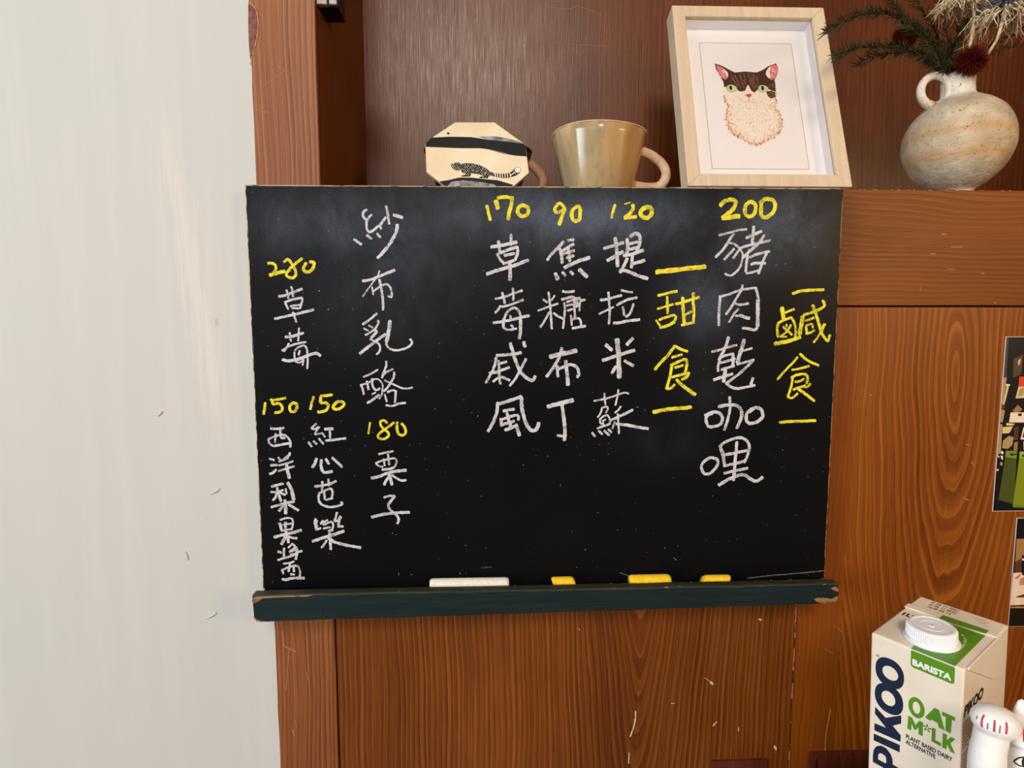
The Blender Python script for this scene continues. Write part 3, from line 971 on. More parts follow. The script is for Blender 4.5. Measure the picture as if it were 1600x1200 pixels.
('dish_lettering','W','porkcurry','''
25:4726 -476 4827 -450 4925 -424 5011 -414
30:4877 -462 4830 -526 4773 -616 4697 -694
24:4808 -549 4877 -558 4938 -603 4974 -661 4970 -738 4952 -796 4907 -848 4855 -880 4798 -861
28:4886 -609 4841 -661 4787 -719
27:4939 -622 4901 -674 4876 -706
35:5079 -385 5079 -449 5072 -551
33:5008 -503 5066 -474 5164 -435
27:4945 -603 5017 -580 5129 -554 5257 -525
34:5192 -474 5148 -544 5084 -602 5033 -647 4982 -699
29:5027 -673 5020 -738 5015 -802 5014 -847
27:5021 -857 5080 -847 5140 -828
29:5048 -696 5113 -666 5192 -647 5252 -637
31:5223 -653 5198 -711 5171 -789 5148 -860
31:5067 -767 5123 -753 5217 -756
27:4746 -1094 4848 -1068 4954 -1029 5040 -1013 5126 -1003
31:4757 -1091 4752 -1179 4748 -1270 4752 -1388
30:5123 -1003 5150 -1094 5157 -1192 5152 -1323
43:5151 -1127 5156 -1257 5158 -1395
32:5001 -1415 5062 -1422 5123 -1435 5155 -1409
28:4985 -974 4974 -1029 4930 -1101 4879 -1192 4822 -1274
28:4912 -1163 4972 -1176 5052 -1163
25:4951 -1221 4915 -1257 4858 -1352
25:4923 -1290 4990 -1284
37:4970 -1284 5017 -1303 5068 -1316
35:4857 -1507 4833 -1593 4795 -1679 4764 -1745
27:4684 -1659 4767 -1639 4847 -1613 4947 -1590
27:4757 -1738 4823 -1699 4916 -1679
31:4770 -1745 4756 -1811 4757 -1861
28:4778 -1772 4838 -1759 4932 -1729
35:4910 -1686 4912 -1759 4911 -1812
29:4791 -1845 4854 -1825 4927 -1805
43:4834 -1845 4827 -1912 4818 -1972
34:4713 -1948 4790 -1925 4910 -1889
45:5019 -1534 5002 -1620 4971 -1712 4960 -1772
25:4970 -1659 5036 -1643 5110 -1623
25:4954 -1789 5028 -1772 5134 -1740
32:5128 -1746 5056 -1819 4978 -1892 4899 -1952 4846 -1992
30:4853 -1992 4901 -2026 4970 -2043 5051 -2030 5152 -2010
37:5128 -1933 5110 -2000
35:4714 -2300 4658 -2325 4647 -2375 4674 -2439 4738 -2439 4801 -2415 4818 -2351 4784 -2300 4714 -2287 4632 -2324
33:4889 -2130 4897 -2250 4876 -2364 4844 -2478
37:4776 -2231 4871 -2215 4960 -2219 5012 -2264 5021 -2340 4975 -2460
38:5127 -2258 5078 -2302 5074 -2372 5107 -2410 5183 -2398 5245 -2341 5229 -2265 5165 -2246 5103 -2290
33:4697 -2771 4628 -2822 4611 -2886 4651 -2945 4715 -2933 4777 -2862 4781 -2798 4723 -2772 4684 -2778
40:4809 -2670 4837 -2747 4853 -2837
33:4796 -2657 4858 -2606 4985 -2563 5075 -2583 5116 -2660 5095 -2762 5065 -2827
33:4837 -2747 4965 -2723 5105 -2698
38:4980 -2607 4972 -2748 4965 -2903 4956 -3019
33:4847 -2863 4969 -2838 5071 -2814
33:4856 -2941 4971 -2916 5106 -2891
38:4803 -3069 4897 -3012 5025 -2962 5089 -2969 5142 -3008 5208 -3029 5271 -2990'''),
('heading_lettering','Y','salty','''
33:5514 -1064 5590 -1038 5684 -1028 5839 -1022
50:5409 -1205 5415 -1258 5428 -1317
27:5445 -1258 5492 -1238 5538 -1221
29:5372 -1366 5435 -1333 5508 -1307
29:5512 -1310 5544 -1363 5561 -1442 5561 -1515
29:5373 -1369 5365 -1429 5378 -1508
22:5461 -1376 5465 -1402
26:5425 -1402 5474 -1442 5523 -1488
26:5508 -1383 5474 -1442 5402 -1508
19:5416 -1508 5470 -1505
44:5344 -1577 5438 -1561 5559 -1531 5612 -1508
47:5629 -1297 5619 -1376 5604 -1482
31:5635 -1284 5695 -1264 5801 -1225 5854 -1185 5831 -1133
36:5728 -1182 5762 -1258 5794 -1350 5826 -1443
31:5826 -1456 5863 -1509 5906 -1552 5926 -1489
27:5658 -1340 5698 -1330 5745 -1310
27:5667 -1389 5678 -1469
25:5674 -1389 5728 -1376 5740 -1416
27:5671 -1475 5718 -1462 5758 -1439
35:5863 -1376 5833 -1449
25:5826 -1456 5795 -1515 5757 -1565
26:5594 -1718 5549 -1774 5471 -1854 5390 -1948
30:5617 -1684 5677 -1735 5747 -1775 5823 -1805
28:5539 -1851 5620 -1838 5721 -1812
29:5536 -1932 5589 -1905 5657 -1895 5698 -1905 5711 -1949 5702 -1996
26:5579 -1975 5619 -1972 5673 -1946
29:5550 -1942 5540 -2016 5522 -2083 5507 -2130
28:5507 -2130 5552 -2147 5611 -2097
28:5562 -2059 5622 -2036 5690 -2016
26:5670 -2026 5711 -2030 5743 -1996
34:5616 -2050 5694 -2104 5793 -2179
33:5430 -2404 5543 -2394 5680 -2392 5817 -2386'''),
]
LAB = {'gauze_cheese': 'white chalk dish column starting near the upper left of the board', '280': 'yellow chalk price 280', 'strawberry': 'white chalk two-character dish under the price 280',
       '180': 'yellow chalk price 180', 'chestnut': 'white chalk two-character dish under the price 180', '150a': 'yellow chalk price 150 nearest the left edge', '150b': 'yellow chalk price 150, second from the left edge',
       'pearjam': 'white chalk dish column nearest the left edge', 'guava': 'white chalk dish column under the second price 150', '170': 'yellow chalk price 170', '90': 'yellow chalk price 90', '120': 'yellow chalk price 120',
       'chiffon': 'white chalk dish column under the price 170', 'pudding': 'white chalk dish column under the price 90', 'tiramisu': 'white chalk dish column under the price 120', '200': 'yellow chalk price 200',
       'sweet': 'yellow chalk heading between two dish columns', 'porkcurry': 'white chalk dish column under the price 200', 'salty': 'yellow chalk heading nearest the right edge'}
chalk_n = 0
for nm, c, key, data in WRITING:
    bm = bmesh.new(); layer = 0
    for l in data.strip().split('\n'):
        w, p = l.split(':'); pts = nums(p, 1e-4)
        def on_board(x, z):
            global chalk_n
            chalk_n += 1
            return Vector((x, B0 - .00006 - 1.2e-6*(chalk_n//2 % 300), z))
        ribbon(bm, pts, int(w)*.9e-4, on_board, rnd, rough=.14)
    bpart(nm, bm, MARK[c])['label'] = LAB[key]
# crumbs of chalk on the ledge and specks on the board
for colr, n in (('W', 90), ('Y', 40)):
    bm = bmesh.new()
    for k in range(n):
        x = rnd.uniform(.2, .59); y = -.0215 - rnd.random()*.016; s = rnd.uniform(.0003, .0009)
        bmesh.ops.create_icosphere(bm, subdivisions=1, radius=s, matrix=Matrix.Translation((x, y, -.412+s*.6)) @ Matrix.Diagonal((rnd.uniform(.7, 2), 1, .6, 1)))
    for k in range(n//3):
        x = rnd.uniform(.01, .59); z = -.02 - .38*rnd.random(); s = rnd.uniform(.00015, .0005)
        bmesh.ops.create_icosphere(bm, subdivisions=1, radius=s, matrix=Matrix.Translation((x, B0, z)) @ Matrix.Diagonal((rnd.uniform(.7, 1.6), .3, 1, 1)))
    tag(bpart('chalk_crumbs', bm, MARK[colr]), kind='stuff')
bm = bmesh.new()
for pts, w in (([(1300-10, 893), (1250, 897), (1200, 901), (1168, 905)], .0012), ([(968, 896), (980, 900), (989, 905)], .0009), ([(1053, 873), (1057, 876)], .0012), ([(752, 888), (768, 887)], .0006), ([(718, 895), (720, 898)], .0006)):
    P = [at(x, y, B0-.0001) for x, y in pts]
    ribbon(bm, [(p.x, p.z) for p in P], w, lambda x, z: Vector((x, B0-.0001, z)), rnd, rough=.5)
bpart('dust_streaks', bm, mottled('dust_streak', lin(70, 66, 52), lin(120, 112, 92), 400, .9, .1, 0))['kind'] = 'stuff'

# ---------------------------------------------------------------- chalk sticks in the ledge groove
def chalk_stick(x0, x1, r, label, m_, tilt=0, yc=-.0302, taper=1.0, skew=0):
    bm = bmesh.new(); n = 24
    L = x1-x0
    prof = [(0.0001, 0), (r*.80, .0002), (r*.97, r*.35), (r, r*.7), (r*1.01, L*.5), (r*taper, L-r*.6), (r*.93*taper, L-r*.25), (r*.74*taper, L-.0002), (.0001, L)]
    def fn(p, a, rr, z):
        return Vector((z - L/2 + skew*rr*math.sin(a), rr*math.cos(a), rr*math.sin(a)))
    lathe(bm, prof, n, fn=fn)
    o = obj('chalk_stick', bm, m_, None, True)
    o.location = ((x0+x1)/2, yc, -.4120 + r*1.01 + .0001); o.rotation_euler = (0, tilt, 0)
    return tag(o, label, 'chalk')


M_CHW = mottled('white_chalk', lin(226, 222, 208), lin(240, 238, 228), 300, .85, .1)
M_CHY = mottled('yellow_chalk', lin(240, 190, 30), lin(250, 212, 60), 300, .85, .1)
chalk_stick(.1752, .2575, .0064, 'long white chalk stick lying on the green ledge', M_CHW)
chalk_stick(.3030, .3270, .0062, 'short stub of yellow chalk nearest the long white chalk stick', M_CHY, skew=-.35, taper=1.03)
chalk_stick(.3835, .4275, .0066, 'longer rounded yellow chalk in the middle of the ledge', M_CHY, taper=1.02)
chalk_stick(.4610, .4895, .0058, 'short yellow chalk nearest the right end of the ledge', M_CHY, skew=.5)

# ---------------------------------------------------------------- octagonal plaque and the mugs
M_CLAY = mottled('cream_glaze', lin(212, 190, 154), lin(226, 212, 184), 18, .35, .4, .03)
M_INK = mottled('black_glaze', lin(10, 10, 12), lin(20, 21, 24), 60, .45, .12, .03)
M_INKG = mottled('grey_brush', lin(70, 76, 84), lin(160, 164, 166), 120, .5, .3, 0)
M_PENCIL = plain('grey_pencil', lin(120, 116, 110), .7, .2)
M_SPOTW = plain('bare_cream', lin(236, 228, 208), .6, .2)
TH = math.radians(10)
PB = Vector((.2265, .030, .0062)); PU = Vector((1, 0, 0)); PV = Vector((0, math.sin(TH), math.cos(TH))); PN = Vector((0, math.cos(TH), -math.sin(TH)))
pq = tag(empty('ceramic_plaque', PB), 'octagonal cream ceramic plaque with a black band and a painted leopard, leaning on the shelf', 'plaque')
def pfn(d):
    return lambda u, v: PU*u*1e-4 + PV*v*1e-4 + PN*d
OCT = [(-248, 781), (183, 787), (489, 560), (520, 536), (555, 219), (394, 74), (300, 2), (-290, 2), (-383, 81), (-555, 219), (-569, 539), (-491, 609)]
bm = bmesh.new(); prism(bm, OCT, pfn(0), pfn(.006))
bevel(obj('slab', bm, M_CLAY, pq), .0006)
def flat(name, parent, polys, fn_at, mats, label=None):
    bm = bmesh.new()
    for i, (s, mi) in enumerate(polys):
        poly(bm, s, fn_at(i), mi)
    o = obj(name, bm, mats, parent)
    if label: o['label'] = label
    return o
BAND = nums('-569 539 -500 604 -310 616 -71 614 120 586 311 568 493 550 520 526 535 402 406 410 263 434 119 477 24 489 -167 487 -357 492 -568 499')
BAND = [(max(-564, min(x, 530)), y) for x, y in BAND]
WISP = nums('5 620 168 627 312 608 440 572 485 556 311 568 120 586')
flat('painted_band', pq, [(BAND, 0), (WISP, 1), ([(120, 480), (263, 440), (330, 428), (240, 452)], 1)], lambda i: pfn(-.00015-.00003*i), [M_INK, M_INKG], 'black brushed glaze band')
STRIP = nums('-418 112 -360 122 -309 130 -205 158 -72 159 70 143 213 132 384 81 300 4 -288 4 -378 80')
flat('painted_ground', pq, [(STRIP, 0), (nums('-330 60 -280 112 -167 129 23 111 175 85 230 40 -280 30'), 1)], lambda i: pfn(-.00015-.00003*i), [M_INK, M_INKG], 'dark brushed ground under the leopard')
LEO = nums('-191 311 -129 319 -53 317 23 298 90 264 128 230 175 210 261 204 337 212 376 237 400 267 454 216 414 186 337 160 270 155 194 168 132 187 113 165 99 150 13 153 18 165 61 180 4 199 -72 208 -82 172 -177 168 -177 178 -129 193 -167 217 -191 251 -205 237 -243 239 -281 270 -298 312 -272 310 -234 325 -205 330')
def inside(p, pl):
    c = False; n = len(pl)
    for i in range(n):
        a, b = pl[i], pl[(i+1) % n]
        if (a[1] > p[1]) != (b[1] > p[1]) and p[0] < (b[0]-a[0])*(p[1]-a[1])/(b[1]-a[1]) + a[0]: c = not c
    return c
bm = bmesh.new(); rl = random.Random(11)
poly(bm, LEO, pfn(-.0002), 1)
def nearline(x, y, k=16):
    return inside((x, y), LEO) and all(inside((x+k*a, y+k*b), LEO) for a, b in ((1, 0), (-1, 0), (0, 1), (0, -1)))
y = 158; row = 0
while y < 330:
    x = -296 + (row % 2)*12
    while x < 180:
        q = (x + rl.uniform(-4, 4), y + rl.uniform(-3, 3))
        if nearline(*q, 6):
            s = rl.uniform(3.7, 6.0)
            if q[0] < -205: s *= 1.15
            a0 = rl.random()*6
            poly(bm, [(q[0]+s*rl.uniform(.7, 1.5)*math.cos(a0+k*1.05), q[1]+s*.8*math.sin(a0+k*1.05)) for k in range(6)], pfn(-.0003), 0)
        x += 25
    y += 16; row += 1
for t0 in [(185, 188), (210, 186), (236, 182), (262, 180), (290, 182), (318, 185), (346, 190), (372, 203)]:
    k = (t0[0]-185)/235
    dx, dy = (4, 26) if k < .7 else (24, -20)
    if k < .7: dx, dy = (3, 24)
    ribbon(bm, [(t0[0]-dx*.85+4, t0[1]+dy*.85), (t0[0]+dx*.85+4, t0[1]-dy*.85)], 10, pfn(-.0003), rl, 0, taper=False)
ribbon(bm, [(388, 236), (412, 200)], 5, pfn(-.0003), rl, 0, taper=False); ribbon(bm, [(402, 250), (432, 212)], 5, pfn(-.0003), rl, 0, taper=False)
o = obj('painted_leopard', bm, [M_SPOTW, M_INK], pq); o['label'] = 'black spotted leopard painting'
bm = bmesh.new()
circ = [(431+32*math.cos(a*.35), 249+32*math.sin(a*.35)) for a in range(18)]
poly(bm, circ, pfn(-.00022), 0)
ribbon(bm, circ + [circ[0]], 4, pfn(-.0003), rl, 1, taper=False)
obj('painted_tail_tip', bm, [M_SPOTW, M_PENCIL], pq)
bm = bmesh.new()
poly(bm, [(-321+16*math.cos(a*.45), 653+13*math.sin(a*.45)) for a in range(14)], pfn(-.0002), 0)
poly(bm, [(-318+11*math.cos(a*.45), 652+9*math.sin(a*.45)) for a in range(14)], pfn(-.00025), 1)
obj('hanging_hole', bm, [plain('hole_rim', lin(120, 90, 66), .6), M_INK], pq)


def glaze(name, c1, c2, c3, sc=24, rough=.2, side=None):
    mm, nt, b = mat(name)
    tc = N(nt, 'ShaderNodeTexCoord').outputs['Object']
    a = noise(nt, mapping(nt, tc, (sc*1.6, sc*1.6, sc*.35)), 1, 4, .6, .8)
    f = noise(nt, tc, 420, 2)
    c = ramp(nt, a, [(.32, c1), (.5, c2), (.68, c3)])
    if side:
        sx = N(nt, 'ShaderNodeSeparateXYZ'); nt.links.new(tc, sx.inputs[0])
        k = ramp(nt, math_(nt, 'ADD', math_(nt, 'MULTIPLY', sx.outputs[0], 9), math_(nt, 'MULTIPLY', a, .6)), [(.20, (0,)*3), (.55, (.8,)*3)])
        c = mixc(nt, k, c, side)
    sp = ramp(nt, f, [(.27, (1,)*3), (.31, (0,)*3)])
    c = mixc(nt, math_(nt, 'MULTIPLY', sp, .5), c, lin(70, 50, 30))
    nt.links.new(c, b.inputs['Base Color']); b.inputs['Roughness'].default_value = rough; b.inputs['Specular IOR Level'].default_value = .5
    bump(nt, b, noise(nt, mapping(nt, tc, (60, 60, 30)), 1, 2), .12, .001)
    return mm


def mug(name, label, loc, r0_, r1, h, mats, hmat, hand, facets=11, tubew=.0042, cat='mug'):
    t = tag(empty(name, loc), label, cat)
    bm = bmesh.new(); n = facets*6
    def fn(p, a, r, z):
        k = math.cos(((a*facets/(2*math.pi)) % 1 - .5)*2*math.pi/facets)
        q = r*(1 + (1/k*math.cos(math.pi/facets) - 1)*.45) if r > .002 else r
        zz = z + (.0012*math.sin(a*2+.6) if z > h*.8 else 0)
        return Vector((q*math.cos(a), q*math.sin(a), zz))
    prof = [(.0005, 0), (r0_*.9, 0), (r0_, .003)]
    for i in range(1, 8):
        s = i/8; prof.append((r0_ + (r1-r0_)*(s**.85), .003 + (h-.003)*s))
    prof += [(r1, h-.0006), (r1-.0012, h), (r1-.0032, h-.0008), (r1-.006, h*.75), (r0_*.8, .008), (.0005, .006)]
    lathe(bm, prof, n, fn=fn)
    obj('bowl', bm, mats, t, True)
    bm = bmesh.new(); zz = lambda a: h + .0012*math.sin(a*2+.6) + .0002
    lathe(bm, [(r1-.0006, -.0012), (r1+.0001, -.0004), (r1-.0010, .0003), (r1-.0026, -.0002)], n, fn=lambda p, a, r, z: Vector((r*math.cos(a)*(1-.002*0), r*math.sin(a), zz(a)+z)))
    obj('rim', bm, hmat, t, True)
    bm = bmesh.new()
    P = catmull([Vector(p) for p in hand], 8)
    tube(bm, P, [tubew*(1.15 if i in (0, len(P)-1) else 1) for i in range(len(P))], 12, flat=1.35, side=(0, 1, 0))
    obj('handle', bm, hmat, t, True)
    return t


M_OLIVE = glaze('olive_glaze', lin(150, 136, 106), lin(178, 152, 110), lin(204, 176, 134), side=lin(176, 128, 66))
M_PINKCLAY = mottled('bare_pink_clay', lin(204, 168, 136), lin(222, 190, 158), 120, .6, .3)
M_BROWNG = glaze('brown_glaze', lin(26, 20, 18), lin(42, 32, 28), lin(60, 46, 38))
M_BROWNC = mottled('bare_brown_clay', lin(176, 132, 98), lin(200, 156, 120), 120, .5, .3)
mug('ceramic_mug', 'olive brown faceted ceramic mug with a pale loop handle beside the framed cat picture', (.3645, .070, .0052), .0375, .0538, .0735, M_OLIVE, M_PINKCLAY,
    [(.0500, 0, .057), (.062, -.002, .051), (.0745, -.003, .040), (.0775, -.003, .028), (.071, -.002, .018), (.058, 0, .0165), (.042, 0, .0185)])
mug('ceramic_mug', 'dark brown mug half hidden behind the octagonal leopard plaque', (.2255, .1165, .0052), .042, .0655, .067, M_BROWNG, M_BROWNC,
    [(.0570, 0, .056), (.066, 0, .053), (.0765, 0, .042), (.0790, 0, .031), (.073, 0, .021), (.062, 0, .018), (.046, 0, .0195)])

# ---------------------------------------------------------------- framed cat portrait
FB = Vector((.4524, .0200, .0120)); FT = .3218; FY = -.0063
FU = Vector((math.cos(FY), math.sin(FY), 0)); FN0 = Vector((-math.sin(FY), math.cos(FY), 0))
FV = Vector((0, 0, 1))*math.cos(FT) + FN0*math.sin(FT); FN = FN0*math.cos(FT) - Vector((0, 0, 1))*math.sin(FT)
FW, FH, FD, FBW = .1801, .2354, .022, .0148
frm = tag(empty('picture_frame', FB + FN*.022), 'pale wooden box frame holding a cat portrait, leaning back on the shelf', 'picture frame')
fo = FB - (FB + FN*.022)
def ffn(d):
    return lambda u, v: fo + FU*u + FV*v + FN*d
M_MAPLE = wood('pale_frame_wood', lin(198, 174, 146), lin(214, 192, 165), lin(226, 207, 184), x0=.3, d=.1, slope=.05, freq=60, seed=12, contrast=.5, rough=.5, spec=.3)
M_MAT = plain('white_card', lin(244, 244, 249), .8, .2)
M_PAPER = plain('paper', lin(240, 237, 241), .85, .15)
M_LINE = plain('card_bevel', lin(196, 172, 150), .8, .1)
o_, i_ = [(0, 0), (FW, 0), (FW, FH), (0, FH)], [(FBW, FBW), (FW-FBW, FBW), (FW-FBW, FH-FBW), (FBW, FH-FBW)]
for k in range(4):
    j = (k+1) % 4
    bm = bmesh.new()
    prism(bm, [o_[k], o_[j], i_[j], i_[k]], ffn(0), ffn(FD))
    bevel(obj('frame_side', bm, M_MAPLE, frm), .0007)
bm = bmesh.new()
s0 = .0052
for k in range(4):
    j = (k+1) % 4; a, b = i_[k], i_[j]
    v = [bm.verts.new(ffn(d)(*p)) for p, d in ((a, s0), (b, s0), (b, .018), (a, .018))]
    bm.faces.new(v)
tin = .0003
obj('spacer', bm, M_MAT, frm).location = (0, 0, 0)
for v in frm.children[-1].data.vertices:
    pass
# spacer stands just inside the frame sides
sp = frm.children[-1]; cen = ffn(.01)(FW/2, FH/2)
for v in sp.data.vertices:
    d = v.co - cen; v.co = cen + d*.996
bm = bmesh.new()
prism(bm, [(FBW-.001, FBW-.001), (FW-FBW+.001, FBW-.001), (FW-FBW+.001, FH-FBW+.001), (FBW-.001, FH-FBW+.001)], ffn(.0180), ffn(.0195))
obj('mat_board', bm, M_MAT, frm)
bm = bmesh.new()
q = [(.0358, .0328), (.1463, .0328), (.1460, .2012), (.0356, .2008)]
poly(bm, q, ffn(.01790))
pr = obj('print', bm, M_PAPER, frm)
bm = bmesh.new()
for k in range(4):
    ribbon(bm, [q[k], q[(k+1) % 4]], .0007, ffn(.01784), rnd, rough=.05, taper=False)
obj('card_line', bm, M_LINE, pr)
bm = bmesh.new()
prism(bm, [(.004, .004), (FW-.004, .004), (FW-.004, FH-.004), (.004, FH-.004)], ffn(.0196), ffn(.0217))
obj('back_board', bm, M_BLK, frm)
bm = bmesh.new()
prism(bm, [(.075, .02), (.105, .02), (.098, .17), (.082, .17)], lambda u, v: ffn(.0222)(u, v), lambda u, v: ffn(.0222 + .004)(u, v))
strut = obj('back_stand', bm, M_BLK, frm)
# the cat: layered water-colour shapes on the print
CATC = [('fur_cream', (242, 231, 218)), ('fur_brown', (74, 48, 36)), ('fur_tan', (132, 90, 62)), ('ear_pink', (216, 128, 126)), ('ear_white', (242, 226, 222)), ('eye_green', (204, 216, 158)),
        ('pupil', (26, 24, 20)), ('nose_red', (196, 92, 86)), ('fur_orange', (222, 156, 106)), ('fur_grey', (176, 158, 142)), ('mouth_line', (190, 130, 130)), ('fur_black', (46, 32, 26)), ('fur_peach', (236, 190, 150)), ('fur_pale_grey', (212, 198, 184))]
CM = [plain(n, lin(*c), .85, .1) for n, c in CATC]
def C(s): return nums(s, 1e-4)
bm = bmesh.new(); rc = random.Random(5); lv = [0]
def cf():
    lv[0] += 1
    return ffn(.01782 - .000008*lv[0])
SIL = C('600 1478 587 1399 577 1295 586 1205 619 1141 583 1064 569 975 587 874 614 805 675 750 768 688 861 627 917 634 1012 691 1106 742 1180 805 1217 881 1233 970 1220 1046 1173 1122 1190 1225 1200 1355 1200 1460 1023 1602 910 1614 771 1599')
poly(bm, SIL, cf(), 0)
# fur dabs: orange round the rim, grey and tan inside the chest
f0 = cf()
for k in range(len(SIL)-5):
    a, b = SIL[k], SIL[(k+1) % len(SIL)]
    if k < 2: continue
    L = math.hypot(b[0]-a[0], b[1]-a[1])
    for i in range(int(L/.0003)):
        t = i*.0003/L; x = a[0]+(b[0]-a[0])*t; y = a[1]+(b[1]-a[1])*t
        cx, cy = .0090, .1050
        dx, dy = .0905-x, .1100-y; dl_ = math.hypot(dx, dy); dx /= dl_; dy /= dl_
        s = rc.choice((rc.uniform(-.0006, .004), rc.uniform(.001, .009)))
        if k < 4 or k > 20: s *= .5
        x1, y1 = x+dx*s, y+dy*s; l = rc.uniform(.0012, .0028)
        ribbon(bm, [(x1, y1), (x1-dx*l*.4+rc.uniform(-.0006, .0006), y1-dy*l*.4-l*.5)], rc.uniform(.0005, .0011), f0, rc, (rc.choice((8, 8, 8, 12, 2)) if s < .0022 else rc.choice((12, 12, 0, 8))))
f1 = cf()
for k in range(420):
    x, y = rc.uniform(.0585, .1215), rc.uniform(.064, .131)
    if not inside((x, y), SIL): continue
    l = rc.uniform(.0008, .0022)
    ribbon(bm, [(x, y), (x+rc.uniform(-.0005, .0005), y-l)], rc.uniform(.0004, .0009), f1, rc, rc.choice((9, 13, 13, 4, 4, 12, 13)))
poly(bm, C('515 1721 608 1683 683 1631 743 1598 864 1613 1000 1602 1072 1636 1147 1690 1243 1732 1265 1672 1243 1579 1199 1499 1205 1447 1198 1342 1154 1354 1112 1380 1093 1419 1038 1431 985 1365 942 1326 910 1351 880 1442 837 1350 790 1337 757 1349 730 1414 675 1433 627 1400 593 1399 593 1465 552 1569 520 1648'), cf(), 1)
poly(bm, C('1085 1340 1143 1354 1191 1329 1188 1270 1131 1248 1095 1282'), cf(), 1)
f2 = cf()
for a in ('735 1560 760 1480 790 1380', '800 1570 812 1470 830 1390', '845 1590 850 1520 846 1450', '900 1590 905 1500 925 1420', '960 1580 955 1480 965 1390', '990 1560 1000 1490 985 1400', '700 1560 725 1470 760 1410', '930 1560 935 1470 940 1370',
          '1100 1300 1140 1320 1180 1310', '1110 1265 1150 1285 1185 1280', '1110 1400 1150 1420 1195 1400', '1130 1440 1165 1450 1200 1440'):
    ribbon(bm, C(a), .0013, f2, rc, 2, rough=.4)
BRN = C('593 1465 743 1598 864 1613 1000 1602 1199 1499 1198 1342 985 1365 757 1349 627 1400')
for k in range(230):
    x, y = rc.uniform(.0595, .12), rc.uniform(.134, .160)
    if not inside((x, y), BRN): continue
    if abs(x-.088) < .006 and y < .144: continue
    l = rc.uniform(.001, .0026); ribbon(bm, [(x, y), (x+(x-.088)*.05, y-l)], rc.uniform(.0003, .0006), f2, rc, rc.choice((11, 11, 2, 1)))
f3 = cf()
for s, mi in (('525 1701 607 1663 657 1597 658 1544 625 1498 592 1511 548 1582', 3), ('1230 1718 1260 1679 1259 1619 1208 1525 1171 1499 1128 1524 1105 1577 1116 1623 1170 1691', 3)):
    poly(bm, C(s), f3, mi)
f4 = cf()
for s, mi in (('610 1655 657 1597 658 1544 640 1530 628 1590', 4), ('1150 1668 1181 1691 1154 1604 1162 1525 1129 1531 1105 1577 1116 1623', 4)):
    poly(bm, C(s), f4, mi)
for k in range(16):
    x, y = rc.uniform(.0560, .0640), rc.uniform(.153, .164); ribbon(bm, [(x, y), (x+.0016, y-.0016)], .0004, f4, rc, 4)
    x, y = rc.uniform(.115, .1240), rc.uniform(.154, .168); ribbon(bm, [(x, y), (x-.0016, y-.0014)], .0004, f4, rc, 4)
f5, f6, f7 = cf(), cf(), cf()
for cx, px_ in ((.0684, .0671), (.1055, .1047)):
    E_ = [(cx + .0060*math.cos(a*.3), .1381 + .0048*math.sin(a*.3)*(1 - .15*math.cos(a*.3))) for a in range(21)]
    poly(bm, [(cx+(x-cx)*1.07, .1381+(y-.1381)*1.08) for x, y in E_], f5, 11)
    poly(bm, E_, f6, 5)
    poly(bm, [(px_ + .0018*math.cos(a*.42), .1388 + .0031*math.sin(a*.42)) for a in range(15)], f7, 6)
f8 = cf()
poly(bm, C('831 1298 872 1308 911 1306 900 1280 872 1254 848 1276'), f8, 7)
ribbon(bm, C('872 1254 866 1221 837 1195 804 1195'), .0005, f8, rc, 10)
ribbon(bm, C('871 1247 880 1208 910 1190 950 1199'), .0005, f8, rc, 10)
obj('cat_portrait', bm, CM, pr)['label'] = 'painted brown and white cat with green eyes'
# glass
mm = bpy.data.materials.new('picture_glass'); mm.use_nodes = True; nt = mm.node_tree; nt.nodes.clear()
g = N(nt, 'ShaderNodeBsdfGlossy'); g.inputs['Roughness'].default_value = .02; t = N(nt, 'ShaderNodeBsdfTransparent'); fz = N(nt, 'ShaderNodeFresnel'); fz.inputs[0].default_value = 1.25
mx = N(nt, 'ShaderNodeMixShader'); out = N(nt, 'ShaderNodeOutputMaterial')
nt.links.new(fz.outputs[0], mx.inputs[0]); nt.links.new(t.outputs[0], mx.inputs[1]); nt.links.new(g.outputs[0], mx.inputs[2]); nt.links.new(mx.outputs[0], out.inputs[0])
bm = bmesh.new()
prism(bm, [(FBW-.0005, FBW-.0005), (FW-FBW+.0005, FBW-.0005), (FW-FBW+.0005, FH-FBW+.0005), (FBW-.0005, FH-FBW+.0005)], ffn(.0036), ffn(.0050))
obj('glass', bm, mm, frm)

